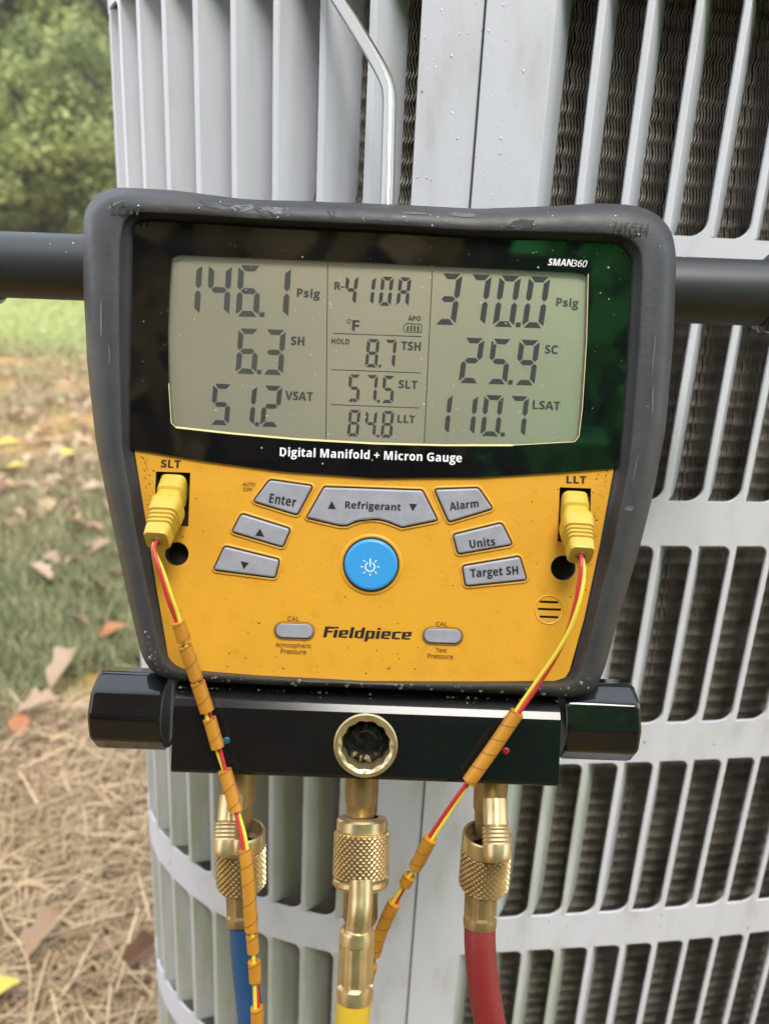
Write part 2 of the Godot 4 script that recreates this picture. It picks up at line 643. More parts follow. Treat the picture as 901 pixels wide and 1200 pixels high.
func build_leaves() -> void:
	var shapes := [leaf_mesh(3, 0.7), leaf_mesh(2, 1.1), leaf_mesh(1, 0.5), leaf_mesh(4, 0.9)]
	var single := [
		["pale tan oak leaf lying alone on the green grass beside the gauge", "leaf_pale", -0.997, -2.083, 0.085, 2.6, 0],
		["short pale leaf half hidden behind the left side of the gauge", "leaf_tan", -0.891, -2.277, 0.08, 0.3, 3],
		["reddish brown leaf on the grass just above the left black knob", "leaf_orange", -0.66, -1.736, 0.075, 0.4, 2],
		["large upright tan leaf where the grass meets the straw", "leaf_pale", -0.69, -1.525, 0.09, 1.0, 1],
		["broad tan leaf lying flat at the left edge of the straw", "leaf_tan", -0.69, -1.37, 0.095, 0.1, 0],
		["small orange leaf tucked under the broad tan leaf", "leaf_orange", -0.703, -1.329, 0.06, 1.9, 2],
		["pale yellow leaf at the picture's left edge, the farther of two", "leaf_yellow", -1.823, -3.585, 0.12, 0.2, 2],
		["yellow leaf at the picture's left edge, the nearer of two", "leaf_yellow", -1.578, -3.138, 0.13, 0.0, 2],
		["lemon yellow leaf lying by itself left of the gauge", "leaf_yellow", -1.494, -3.487, 0.09, 2.2, 2],
		["curled yellow and tan leaf in the straw at the lower left", "leaf_tan", -0.435, -0.829, 0.06, 0.9, 1],
		["dark brown curled leaf in the straw touching the condenser", "leaf_brown", -0.300, -0.811, 0.05, 0.6, 1],
		["bright yellow leaf in the lower left corner", "leaf_yellow", -0.457, -0.744, 0.05, 0.4, 2]]
	for s in single:
		var o := part(numbered("fallen_leaf"), shapes[s[6]], mats[s[1]], self)
		o.transform = Transform3D(Basis.from_euler(Vector3(rng.randf_range(-0.15, 0.25), s[5], rng.randf_range(-0.1, 0.2))).scaled(Vector3.ONE * s[4]), Vector3(s[2], 0.04, s[3]))
		tag(o, s[0], "leaf", "fallen leaves on the lawn")
	var kinds := [["leaf_brown", "dark brown fallen leaf among the leaf litter on the lawn"], ["leaf_tan", "tan fallen leaf among the leaf litter on the lawn"], ["leaf_pink", "pinkish brown fallen leaf among the leaf litter on the lawn"], ["leaf_pale", "pale dry fallen leaf among the leaf litter on the lawn"]]
	var count := 0
	while count < 46:
		var dist := rng.randf_range(1.75, 5.0)
		var az := deg_to_rad(rng.randf_range(-30, -15))
		if dist < 2.9 and rng.randf() < 0.75:
			continue
		var k: Array = kinds[rng.randi() % 4]
		var o := part(numbered("fallen_leaf"), shapes[rng.randi() % 4], mats[k[0]], self)
		o.transform = Transform3D(Basis.from_euler(Vector3(rng.randf_range(-0.4, 0.4), rng.randf() * TAU, rng.randf_range(-0.3, 0.3))).scaled(Vector3.ONE * rng.randf_range(0.04, 0.08)), Vector3(sin(az) * dist, 0.03, -cos(az) * dist))
		tag(o, k[1], "leaf", "fallen leaves on the lawn")
		count += 1
	var where := []
	var tint := []
	var cs := [Color(0.40, 0.27, 0.16), Color(0.27, 0.16, 0.095), Color(0.50, 0.37, 0.23), Color(0.42, 0.25, 0.17), Color(0.56, 0.43, 0.29)]
	for i in 2300:
		var dist := 2.0 * pow(8.5, rng.randf())
		if dist > 9.0 and rng.randf() < 0.75:
			continue
		var az := deg_to_rad(rng.randf_range(-40, -12))
		if rng.randf() > smoothstep(2.0, 3.9, dist) * 1.1:
			continue
		where.append(Transform3D(Basis.from_euler(Vector3(rng.randf_range(-0.5, 0.5), rng.randf() * TAU, rng.randf_range(-0.4, 0.4))).scaled(Vector3.ONE * rng.randf_range(0.035, 0.095)), Vector3(sin(az) * dist, 0.03, -cos(az) * dist)))
		tint.append(cs[rng.randi() % 5] * rng.randf_range(0.75, 1.25))
	copies("leaf_litter", shapes[0], mats.leaf, where, self, tint).set_meta("label", "carpet of small brown fallen leaves across the lawn")

func crown_mesh(seed_: int, leaves: int, lumps: int, flat_: float, leaf := 1.0) -> ArrayMesh:
	# leaf-sized faces spread through lumps of a crown about 1 m across
	var r := RandomNumberGenerator.new()
	r.seed = seed_
	var v := PackedVector3Array()
	var nn := PackedVector3Array()
	var cc := PackedColorArray()
	var centres := []
	for i in lumps:
		var d := Vector3(r.randfn(), r.randfn() * 1.0, r.randfn()).normalized() * (0.15 + 0.36 * r.randf())
		d.y *= flat_
		centres.append([d, r.randf_range(0.10, 0.22), r.randf()])
	for i in leaves:
		var c: Array = centres[r.randi() % lumps]
		var d := Vector3(r.randfn(), r.randfn(), r.randfn()).normalized() * pow(r.randf(), 0.4)
		var at: Vector3 = c[0] + Vector3(d.x, d.y * 0.6 - 0.25 * (d.x * d.x + d.z * d.z), d.z) * float(c[1])
		var q := Basis.from_euler(Vector3(r.randfn() * 0.7, r.randf() * TAU, r.randfn() * 0.5))
		var l := r.randf_range(0.010, 0.026) * leaf
		var n := (q.y + d * 0.8).normalized()
		var shade: Color = Color(0.16, 0.20, 0.075).lerp(Color(0.46, 0.50, 0.18), clampf(float(c[2]) * 0.75 + r.randf() * 0.35, 0, 1))
		for w in [Vector3(-l, 0, 0), Vector3(0, 0, l * 0.55), Vector3(l, 0, 0), Vector3(-l, 0, 0), Vector3(l, 0, 0), Vector3(0, 0, -l * 0.55)]:
			v.append(at + q * w)
			nn.append(n)
			cc.append(shade)
	var a := []
	a.resize(Mesh.ARRAY_MAX)
	a[Mesh.ARRAY_VERTEX] = v
	a[Mesh.ARRAY_COLOR] = cc
	var m := ArrayMesh.new()
	m.add_surface_from_arrays(Mesh.PRIMITIVE_TRIANGLES, a)
	return m

func build_trees() -> void:
	var crowns := [crown_mesh(1, 15000, 46, 1.0), crown_mesh(2, 15000, 38, 0.9), crown_mesh(3, 15000, 54, 1.15)]
	var bushy := crown_mesh(7, 14000, 70, 1.0, 2.4)
	var trunk := MB.new()
	var path := []
	for k in 7:
		var s := k / 6.0
		path.append(trunk.ring(Vector3(0.02 * sin(s * 4), s, 0.02 * sin(s * 3 + 1)), Basis(Vector3.RIGHT, Vector3.BACK, Vector3.UP), 0.035 * (1.25 - s), 0.035 * (1.25 - s), 9))
	trunk.loft(path, false, true)
	for k in 6:
		var a := k * 2.4
		var h := 0.34 + 0.09 * k
		var d := Vector3(cos(a), 0.75, sin(a))
		trunk.tube(PackedVector3Array([Vector3(0, h, 0), Vector3(0, h, 0) + d * 0.12, Vector3(0, h, 0) + d * 0.24 + Vector3(0, 0.04, 0)]), 0.010, 6)
	var tm := trunk.done(60)
	# [azimuth deg, distance, height, crown width, which crown, label]
	var rows := []
	var kinds := ["olive green tree in the wood's middle row, %s from the left", "low yellow green bushy tree in the wood's front row, %s from the left", "tall dense green tree in the wood's back row, %s from the left"]
	for k in 7:
		rows.append([-31.0 + 2.2 * k, 23.0 + rng.randf_range(-2, 2), rng.randf_range(4.5, 7.5), rng.randf_range(3.2, 4.6), 1, 1])
	for k in 7:
		rows.append([-32.0 + 2.6 * k, 28.0 + rng.randf_range(-2, 2), rng.randf_range(9.0, 12.0), rng.randf_range(4.5, 6.5), 0, 0])
	for k in 8:
		rows.append([-33.0 + 2.4 * k, 35.0 + rng.randf_range(-2, 2), rng.randf_range(17.0, 22.0), rng.randf_range(7.0, 10.0), 2, 2])
	var nth := [0, 0, 0]
	var order := ["first", "second", "third", "fourth", "fifth", "sixth", "seventh", "eighth"]
	for e in rows:
		var az := deg_to_rad(e[0])
		var name_it: String = kinds[e[5]] % order[nth[e[5]]]
		nth[e[5]] += 1
		tree(Vector3(sin(az) * e[1], 0, -cos(az) * e[1]), e[2], e[3], crowns[e[4]], tm, name_it, "trees at the edge of the lawn")
	# bushes at the photographer's back, which the display mirrors
	for e in [[152.0, 2.1, 3.6, 1.9, 0, "leaf_bright", "bright green holly bush behind the photographer, mirrored at the display's right"], [179.0, 2.2, 3.5, 1.5, 2, "leaf_dark", "dark evergreen bush behind the photographer, mirrored in the middle of the display"], [206.0, 2.1, 3.9, 2.0, 1, "leaf_rusty", "rust brown bush behind the photographer, mirrored at the display's left"]]:
		var az := deg_to_rad(e[0])
		var bush := thing("tall_bush", e[6], "bush", Transform3D(Basis(), Vector3(sin(az) * e[1], 0, -cos(az) * e[1])))
		var st := part("trunk", tm, mats.bark, bush)
		st.scale = Vector3(e[2], e[2] * 0.7, e[2])
		var cr := part("crown", bushy, mats[e[5]], bush)
		cr.position = Vector3(0, e[2] * 0.5, 0)
		cr.scale = Vector3(e[3], e[2] * 1.0, e[3])

func tree(at: Vector3, high: float, wide: float, crown: Mesh, trunk: Mesh, label: String, group: String) -> void:
	var t := thing("broadleaf_tree", label, "tree", Transform3D(Basis(Vector3.UP, rng.randf() * TAU), at), group)
	var o := part("trunk", trunk, mats.bark, t)
	o.scale = Vector3(high, high * 0.8, high)
	var c := part("crown", crown, mats.leaf, t)
	c.position = Vector3(0, high * 0.55, 0)
	c.scale = Vector3(wide, high * 0.92, wide)

# ------------------------------------------------------------------ condenser
var plan_xz := PackedVector2Array()
var plan_s := PackedFloat32Array()

func make_plan() -> void:
	var raw := [[0.25, -2.35], [-0.10, -2.33], [-0.34, -2.22], [-0.46, -2.0], [-0.485, -1.7], [-0.48, -1.48], [-0.464, -1.37], [-0.443, -1.29], [-0.41, -1.224], [-0.367, -1.172], [-0.324, -1.133], [-0.274, -1.097], [-0.22, -1.068], [-0.165, -1.046], [-0.108, -1.030], [-0.047, -1.018], [0.03, -1.013], [0.10, -1.018], [0.20, -1.031], [0.30, -1.045], [0.415, -1.060], [0.533, -1.077], [0.65, -1.097], [0.80, -1.126], [0.94, -1.16], [1.08, -1.22], [1.20, -1.34], [1.26, -1.51], [1.27, -1.8], [1.24, -2.05], [1.1, -2.25], [0.9, -2.34], [0.6, -2.36]]
	var p := PackedVector2Array()
	for a in raw:
		p.append(Vector2(a[0], a[1]) * S)
	plan_xz = smooth2(p, 10)
	plan_xz.append(plan_xz[0])
	var s := 0.0
	var zero := 0.0
	for k in plan_xz.size():
		if k:
			s += plan_xz[k].distance_to(plan_xz[k - 1])
			if plan_xz[k - 1].x < 0 and plan_xz[k].x >= 0 and plan_xz[k].y > -1.5 * S:
				zero = s - plan_xz[k].x
		plan_s.append(s)
	for k in plan_s.size():
		plan_s[k] -= zero

# point on the casing at arc length s (from x = 0), pushed out by d; and its outward normal
func on_plan(s: float, d := 0.0) -> Vector2:
	var k := clampi(plan_s.bsearch(s), 1, plan_s.size() - 1)
	var t := (s - plan_s[k - 1]) / maxf(plan_s[k] - plan_s[k - 1], 1e-9)
	return plan_xz[k - 1].lerp(plan_xz[k], t) + normal_at(s) * d

func tangent_at(s: float) -> Vector2:
	var k := clampi(plan_s.bsearch(s), 2, plan_s.size() - 2)
	var t := clampf((s - plan_s[k - 1]) / maxf(plan_s[k] - plan_s[k - 1], 1e-9), 0, 1)
	var a := (plan_xz[k] - plan_xz[k - 2]).normalized()
	var b := (plan_xz[k + 1] - plan_xz[k - 1]).normalized()
	return a.lerp(b, t).normalized()

func normal_at(s: float) -> Vector2:
	var t := tangent_at(s)
	return Vector2(-t.y, t.x)

func skin(s: float, y: float, d := 0.0) -> Vector3:
	var q := on_plan(s, d)
	return Vector3(q.x, y, q.y)

# a sheet that follows the casing from s0 to s1 between two heights, with the thickness of its edges
func sheet(b: MB, s0: float, s1: float, y0: float, y1: float, d := 0.0, edges := true) -> void:
	var n := maxi(1, int(ceil((s1 - s0) / 0.006)))
	for k in n:
		var a := lerpf(s0, s1, float(k) / n)
		var c := lerpf(s0, s1, float(k + 1) / n)
		b.quad(skin(a, y0, d), skin(a, y1, d), skin(c, y1, d), skin(c, y0, d))
		if edges:
			b.quad(skin(a, y1, d), skin(a, y1, d - 0.0016), skin(c, y1, d - 0.0016), skin(c, y1, d))
			b.quad(skin(a, y0, d - 0.0016), skin(a, y0, d), skin(c, y0, d), skin(c, y0, d - 0.0016))

func slat_mesh(h: float, with_strip := true) -> ArrayMesh:
	# local: x along the casing, y up, z outward; the slot's left edge is at x = 0
	var b := MB.new()
	var strip := SLOT_PITCH - SLOT_OPEN
	if with_strip:
		b.quad(Vector3(-strip, 0, 0), Vector3(-strip, h, 0), Vector3(-0.0005, h, 0), Vector3(-0.0005, 0, 0))
		b.quad(Vector3(-strip, 0, -0.0016), Vector3(-strip, h, -0.0016), Vector3(-strip, h, 0), Vector3(-strip, 0, 0))
	var a := deg_to_rad(FLAP_ANGLE)
	var dir := Vector3(sin(a), 0, -cos(a))
	var off := Vector3(-cos(a), 0, -sin(a)) * 0.0012
	var rx := 0.010
	var ry := 0.013
	var low := PackedVector3Array()
	var high := PackedVector3Array()
	# rounded bend, then the flat of the flap, its free corners rounded
	var along := [[0.0, Vector3(-0.0005, 0, 0)], [0.0, Vector3(0.0003, 0, -0.0003)], [0.0, Vector3(0.0005, 0, -0.001)]]
	for e in along:
		low.append(e[1] + Vector3(0, 0.0005, 0)); high.append(e[1] + Vector3(0, h - 0.0005, 0))
	var from := Vector3(0.0005, 0, -0.001)
	for k in 9:
		var t := k / 8.0
		var w := lerpf(SLOT_OPEN - rx, SLOT_OPEN, t) if k else 0.004
		var drop := ry * (1.0 - sqrt(maxf(0.0, 1.0 - t * t))) if k else 0.0
		low.append(from + dir * w + Vector3(0, 0.0005 + drop, 0))
		high.append(from + dir * w + Vector3(0, h - 0.0005 - drop * 0.6, 0))
	for k in low.size() - 1:
		b.quad(low[k], high[k], high[k + 1], low[k + 1])
		b.quad(low[k] + off, low[k + 1] + off, high[k + 1] + off, high[k] + off)
		b.quad(low[k], low[k + 1], low[k + 1] + off, low[k] + off)
		b.quad(high[k], high[k] + off, high[k + 1] + off, high[k + 1])
	return b.done(40)

func corner(b: MB, s: float, y: float, rx: float, ry: float) -> void:
	# fills the rounded corner of a slot whose square corner would be at (s, y); ry < 0 for an upper corner
	var arc := []
	for k in 7:
		var a := PI / 2 * k / 6
		arc.append(Vector2(s - rx + rx * sin(a), y + ry - ry * cos(a)))
	for k in 6:
		var p0: Vector2 = arc[k]
		var p1: Vector2 = arc[k + 1]
		b.tri(skin(s, y), skin(p0.x, p0.y), skin(p1.x, p1.y))
		b.quad(skin(p0.x, p0.y), skin(p0.x, p0.y, -0.0016), skin(p1.x, p1.y, -0.0016), skin(p1.x, p1.y))

func build_condenser() -> void:
	make_plan()
	var t := thing("condenser_unit", "light grey louvered air conditioner condenser with rounded corner behind the gauge", "air conditioner", Transform3D())
	var gap_left := 0.0125 * S             # right edge of the left panel's last slot
	var gap_right := 0.168 * S            # left edge of the right panel's first slot
	var seam := 0.0865 * S
	var s_start := -0.80 * S - 0.30
	var s_end := 1.06 * S
	var lefts := []
	for k in 26:
		lefts.append(gap_left - SLOT_OPEN - SLOT_PITCH * k)
	var rights := []
	for k in 15:
		rights.append(gap_right + SLOT_PITCH * k)
	s_start = lefts[-1] - SLOT_PITCH
	s_end = rights[-1] + SLOT_PITCH
	var rows := []
	var highs := []
	for e in [[0.060, 0.336], [-0.296, -0.008], [-0.662, -0.363], [-1.0355, -0.732], [-1.41, -1.108], [-1.78, -1.48], [-2.15, -1.85]]:
		rows.append(EYE + float(e[0]) * S)
		highs.append(EYE + float(e[1]) * S)
	var top := EYE + 0.40 * S
	# sheets: the bands between the rows, the corner post, and the rounded slot corners
	for side in 2:
		var b := MB.new()
		var a0: float = s_start if side == 0 else seam
		var a1: float = seam if side == 0 else s_end
		var lift := 0.0 if side == 0 else 0.0012
		var post0: float = gap_left if side == 0 else seam
		var post1: float = seam if side == 0 else gap_right - 0.0005
		for k in rows.size():
			var yb: float = rows[k]
			var above: float = rows[k - 1] if k else top
			sheet(b, a0 if side == 0 else post1, post0 if side == 0 else a1, highs[k], above)
			for s in (lefts if side == 0 else rights):
				corner(b, s + SLOT_OPEN, yb, 0.0095, 0.0080)
				corner(b, s + SLOT_OPEN, highs[k], 0.0058, -0.0055)
		var low: float = rows[-1]
		sheet(b, a0 if side == 0 else post1, post0 if side == 0 else a1, 0.05, low)
		part("side_panel", b.done(20), mats.grey_paint, t, ["curved left panel of vertical slots with greenish film", "nearly flat right panel of vertical slots"][side])
		var c := MB.new()
		sheet(c, post0, post1, 0.05, top, lift * (1.0 if side else 0.0))
		if side:
			c.quad(skin(seam, 0.05, lift), skin(seam, top, lift), skin(seam - 0.0004, top, -0.001), skin(seam - 0.0004, 0.05, -0.001))
			c.quad(skin(post1, 0.05, lift), skin(post1, top, lift), skin(post1, top, -0.004), skin(post1, 0.05, -0.004))
		else:
			c.quad(skin(post0, 0.05, 0), skin(post0, top, 0), skin(post0, top, -0.002), skin(post0, 0.05, -0.002))
		part("corner_post", c.done(30), mats.grey_paint, t)
	# dark line of the seam
	var line := MB.new()
	line.quad(skin(seam - 0.0011, 0.05, 0.0003), skin(seam - 0.0011, top, 0.0003), skin(seam - 0.0002, top, 0.0003), skin(seam - 0.0002, 0.05, 0.0003))
	part("panel_seam", line.done(), mats.seam_dark, t)
	# slats: a strip of the panel with its flap bent back into the casing
	for k in rows.size() - 1:
		var full := slat_mesh(highs[k] - rows[k])
		var bare := slat_mesh(highs[k] - rows[k], false)
		for side in 2:
			var list: Array = lefts if side == 0 else rights
			for i in list.size():
				if side == 0 and i > 17 and k > 4:
					continue
				var s: float = list[i]
				var mid := s - (SLOT_PITCH - SLOT_OPEN) / 2
				var tan2 := tangent_at(mid)
				var q := Basis(Vector3(tan2.x, 0, tan2.y), Vector3.UP, Vector3(-tan2.y, 0, tan2.x))
				var at := skin(s, rows[k])
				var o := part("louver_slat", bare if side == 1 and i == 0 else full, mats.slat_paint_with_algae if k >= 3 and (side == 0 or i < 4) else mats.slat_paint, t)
				o.transform = Transform3D(q, at)
	# coil behind the slots: wavy fins and the dark of the coil's inside
	var f := MB.new()
	var h0 := 0.12
	var h1 := top - 0.01
	var period := 0.0098
	var n := int((h1 - h0) / period * 6.0)
	var prev := []
	for k in n + 1:
		var y := lerpf(h0, h1, float(k) / n)
		var ph := TAU * (y - h0) / period
		var x := 0.00070 * sin(ph)
		var z := 0.0005 * cos(ph * 2.0 + 0.6) + 0.0007 * cos(ph + 0.6)
		var cur := [Vector3(x - 0.00030, y, z), Vector3(x + 0.00030, y, z), Vector3(x + 0.0006, y, z - 0.008)]
		if k:
			f.quad(prev[0], cur[0], cur[1], prev[1])
			f.quad(prev[1], cur[1], cur[2], prev[2])
		prev = cur
	var fm := f.done(70)
	var where := []
	var s := s_start + 0.02
	while s < s_end - 0.02:
		var tan2 := tangent_at(s)
		var bent := rng.randf_range(0.88, 1.12)
		var turn := Basis(Vector3.UP, rng.randfn() * 0.035 + (0.3 if rng.randf() < 0.02 else 0.0))
		where.append(Transform3D(Basis(Vector3(tan2.x, 0, tan2.y), Vector3.UP, Vector3(-tan2.y, 0, tan2.x)) * turn * Basis.from_scale(Vector3(bent, 1, 1)), skin(s, rng.randf_range(-0.0002, 0.0002), -0.0215 + rng.randf_range(-0.0003, 0.0003))))
		s += 0.00165 + rng.randf_range(-0.00018, 0.00018)
	copies("coil_fins", fm, mats.dirty_aluminium_fin, where, t)
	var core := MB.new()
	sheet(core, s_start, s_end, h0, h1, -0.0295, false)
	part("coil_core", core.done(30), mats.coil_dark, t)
	# closed back, lid, base
	var body := MB.new()
	var ring0 := PackedVector3Array()
	var lid := [PackedVector3Array(), PackedVector3Array(), PackedVector3Array(), PackedVector3Array(), PackedVector3Array()]
	var base := [PackedVector3Array(), PackedVector3Array()]
	for k in range(0, plan_xz.size() - 1, 4):
		var sk := plan_s[k]
		lid[0].append(skin(sk, top, 0.004)); lid[1].append(skin(sk, top + 0.035, 0.004)); lid[2].append(skin(sk, top + 0.042, 0.001)); lid[3].append(skin(sk, top + 0.045, -0.006)); lid[4].append(skin(sk, top + 0.045, -0.06))
		base[0].append(skin(sk, 0.0, 0.006)); base[1].append(skin(sk, 0.05, 0.006))
		ring0.append(skin(sk, 0, 0))
	var l := MB.new()
	l.loft(lid, false, true)
	part("lid", l.done(30), mats.grey_paint, t)
	var bp := MB.new()
	bp.loft(base, true, true)
	part("base_pan", bp.done(30), mats.grey_paint, t)
	var back := MB.new()
	sheet(back, s_end, plan_s[-1] - 0.0005, 0.05, top)
	sheet(back, plan_s[0], s_start, 0.05, top)
	part("rear_panel", back.done(30), mats.grey_paint, t)
	# dark specks and splashes of dirt on the panels
	var speck := MB.new()
	speck.lathe([[1.0, 0.0], [0.6, 0.25]], Vector3.ZERO, Basis(), 6, false, true)
	where = []
	for i in 260:
		var ss := rng.randf_range(-0.26, 0.30)
		var y := EYE + rng.randf_range(-0.5, 0.15)
		if ss < gap_left or ss > gap_right:
			var band: float = highs[rng.randi_range(1, 4)]
			y = band + rng.randf_range(0.002, 0.026)
		var tan2 := tangent_at(ss)
		var r := 0.00015 + 0.0005 * pow(rng.randf(), 4)
		where.append(Transform3D(Basis(Vector3(tan2.x, 0, tan2.y) * r, Vector3.UP * r * rng.randf_range(0.8, 2.2), Vector3(-tan2.y, 0, tan2.x) * r * 0.4), skin(ss, y, 0.00125 if ss > seam and ss < gap_right else 0.00004)))
	copies("dirt_specks", speck.done(), mats.dirt_speck, where, t)
	# rain drops on the post
	var dm := drop_mesh()
	where = []
	for i in 260:
		var ss := rng.randf_range(gap_left + 0.002, gap_right - 0.003)
		var y := EYE + rng.randf_range(-0.05, 0.17)
		var tan2 := tangent_at(ss)
		var r := 0.0002 + 0.00045 * pow(rng.randf(), 3)
		where.append(Transform3D(Basis(Vector3(tan2.x, 0, tan2.y) * r, Vector3.UP * r * 1.2, Vector3(-tan2.y, 0, tan2.x) * r), skin(ss, y, 0.0012 if ss > seam else 0.0)))
	copies("rain_drops", dm, mats.water, where, t)

func drop_mesh() -> ArrayMesh:
	var b := MB.new()
	b.lathe([[1.0, -0.05], [0.97, 0.18], [0.8, 0.42], [0.5, 0.56], [0.15, 0.62]], Vector3.ZERO, Basis(), 10, false, true)
	return b.done(80)

# ------------------------------------------------------------------ gauge
var outer_edge := PackedVector2Array()
var inner_edge := PackedVector2Array()
var bumpy := FastNoiseLite.new()

func radial(poly: PackedVector2Array, c: Vector2, n: int) -> PackedVector2Array:
	var out := PackedVector2Array()
	var reach := 0.0
	for q in poly:
		reach = maxf(reach, c.distance_to(q) * 1.2)
	for i in n:
		var a := TAU * (i + 0.137) / n
		var d := Vector2(cos(a), sin(a)) * reach
		var best := INF
		var hit := c
		for k in poly.size():
			var e := poly[k] - c
			var f := poly[(k + 1) % poly.size()] - poly[k]
			var den := d.x * f.y - d.y * f.x
			if absf(den) < 1e-14:
				continue
			var along := (e.x * f.y - e.y * f.x) / den
			var across := (e.x * d.y - e.y * d.x) / den
			if along > 0.0 and along < best and across >= -0.0005 and across <= 1.0005:
				best = along
				hit = c + d * along
		out.append(hit)
	return out

func boot_surface(i: float, t: float) -> Vector3:
	var wob := bumpy.get_noise_2d(i * 1.3, t * 14.0) * 0.00022
	return boot_point(i, t, boot_z(t)) + Vector3(0, wob, wob * 0.6)

# height of the boot's rounded surface at a share t of its width
func boot_z(t: float) -> float:
	var rows := [[0.0, -0.006], [0.02, -0.002], [0.06, 0.0013], [0.12, 0.0038], [0.20, 0.0052], [0.32, 0.0059], [0.46, 0.0062], [0.62, 0.0060], [0.67, 0.0055], [0.71, 0.0040], [1.0, -0.0008]]
	for k in rows.size() - 1:
		if t <= rows[k + 1][0]:
			return lerpf(rows[k][1], rows[k + 1][1], (t - float(rows[k][0])) / (float(rows[k + 1][0]) - float(rows[k][0])))
	return -0.0008

func uv2(list: Array) -> PackedVector2Array:
	var out := PackedVector2Array()
	for a in list:
		out.append(Vector2(a[0], a[1]))
	return out

func boot_point(i: float, t: float, z: float) -> Vector3:
	var n := outer_edge.size()
	var k := int(floorf(i)) % n
	var f := i - floorf(i)
	var o := outer_edge[k].lerp(outer_edge[(k + 1) % n], f)
	var q := inner_edge[k].lerp(inner_edge[(k + 1) % n], f)
	var m := o.lerp(q, t)
	return pt(m.x, m.y, z)

func build_gauge() -> void:
	var g := thing("digital_manifold_gauge", "yellow and black digital manifold gauge in a grey rubber boot", "pressure gauge", gauge_frame)
	# rubber boot
	outer_edge = radial(rounded(uv2([[101, 246], [121, 226], [140, 222], [200, 225], [290, 236], [350, 238], [420, 240], [480, 243], [560, 247], [640, 244], [700, 240], [738, 242], [764, 250], [784, 270], [790, 300], [787, 390], [778, 500], [764, 575], [745, 650], [722, 725], [706, 785], [695, 808], [676, 818], [560, 812], [430, 806], [300, 802], [205, 797], [180, 787], [168, 768], [150, 690], [131, 600], [115, 520], [105, 430], [100, 330]]), 14.0, 4), Vector2(445, 520), 300)
	inner_edge = radial(rounded(uv2([[161, 268], [172, 262], [300, 268], [450, 275], [600, 285], [722, 291], [735, 305], [729, 420], [720, 545], [702, 640], [684, 725], [668, 790], [655, 797], [430, 797], [300, 790], [215, 783], [200, 772], [184, 690], [168, 590], [158, 525], [159, 400]]), 7.0, 4), Vector2(445, 520), 300)
	bumpy.seed = 5
	bumpy.frequency = 0.035
	var b := MB.new()
	var rings := []
	for e in [[0.0, -0.008, 0.975, -0.036], [0.0, -0.008, 1.0, -0.030], [0.0, -0.008, 1.0, -0.006], [0.02, -0.002, 1.0, -0.002], [0.06, 0.0013, 1.0, 0.0013], [0.12, 0.0038, 1.0, 0.0038], [0.20, 0.0052, 1.0, 0.0052], [0.32, 0.0059, 1.0, 0.0059], [0.46, 0.0062, 1.0, 0.0062], [0.62, 0.0060, 1.0, 0.0060], [0.67, 0.0055, 1.0, 0.0055], [0.71, 0.0040, 1.0, 0.0040], [0.84, 0.0010, 1.0, 0.0010], [0.94, -0.0005, 1.0, -0.0005], [1.0, -0.0008, 1.0, -0.0008], [1.02, -0.005, 1.0, -0.005]]:
		var r := PackedVector3Array()
		for i in 300:
			var q := boot_point(i, e[0], e[1])
			q = Vector3(q.x * e[2], (q.y - 0.08) * e[2] + 0.08, e[3])
			var wob := bumpy.get_noise_2d(i * 1.3, e[0] * 14.0) * 0.00022
			if e[0] < 0.7 and e[3] > -0.02:
				q += Vector3(0, wob, wob * 0.6)
			r.append(q)
		rings.append(r)
	b.loft(rings)
	b.fan(rings[0], true)
	part("rubber_boot", b.done(50), mats.grey_rubber, g)
	# tears, scuffs and scratches in the boot's surface: [called, angle step, across, half length, half width, turn, material]
	for e in [["torn_edge", 196.5, 0.30, 2.6, 0.16, 0.2, "torn_rubber"], ["torn_edge", 200.0, 0.26, 2.0, 0.12, -0.3, "scuffed_rubber"], ["torn_edge", 203.0, 0.40, 1.6, 0.18, 0.5, "torn_rubber"], ["torn_edge", 204.6, 0.28, 1.7, 0.13, 0.1, "scuffed_rubber"], ["torn_edge", 215.0, 0.30, 0.7, 0.17, 0.6, "torn_rubber"], ["worn_patch", 241.5, 0.16, 2.4, 0.07, 0.05, "scuffed_rubber"], ["worn_patch", 252.0, 0.45, 1.9, 0.15, 0.0, "torn_rubber"],
			["scratch", 12.0, 0.45, 0.5, 0.10, 0.6, "scuffed_rubber"], ["scratch", 285.0, 0.35, 3.4, 0.018, 0.02, "scuffed_rubber"], ["scratch", 170.0, 0.3, 2.6, 0.02, 0.03, "scuffed_rubber"], ["scratch", 165.0, 0.45, 1.8, 0.018, -0.02, "scuffed_rubber"], ["scratch", 185.0, 0.3, 1.2, 0.03, 0.1, "scuffed_rubber"], ["scratch", 292.0, 0.3, 2.2, 0.02, -0.04, "scuffed_rubber"], ["scratch", 4.0, 0.5, 2.5, 0.015, 0.05, "scuffed_rubber"], ["scratch", 232.0, 0.2, 3.5, 0.03, 0.0, "scuffed_rubber"], ["scratch", 226.0, 0.5, 2.4, 0.025, 0.03, "scuffed_rubber"]]:
		var sc := MB.new()
		var r := PackedVector3Array()
		for k in 18:
			var a := TAU * k / 18
			var w := 0.72 + 0.5 * rng.randf()
			var di := cos(a) * float(e[3]) * w
			var dt := sin(a) * float(e[4]) * w + di * float(e[5]) * 0.12
			var tt := clampf(float(e[2]) + dt, 0.02, 0.66)
			r.append(boot_surface(float(e[1]) + di, tt) + Vector3(0, 0, 0.00016))
		sc.fan(r, false)
		part(e[0], sc.done(), mats[e[6]], g)
	lettering(g, "boot_lettering", "LOW", 148, 245, 35, 12, 5, 0.0069, mats.emboss_dark, 400)
	lettering(g, "boot_lettering", "HIGH", 740, 268, 39, 13, 2, 0.0070, mats.emboss_dark, 400)
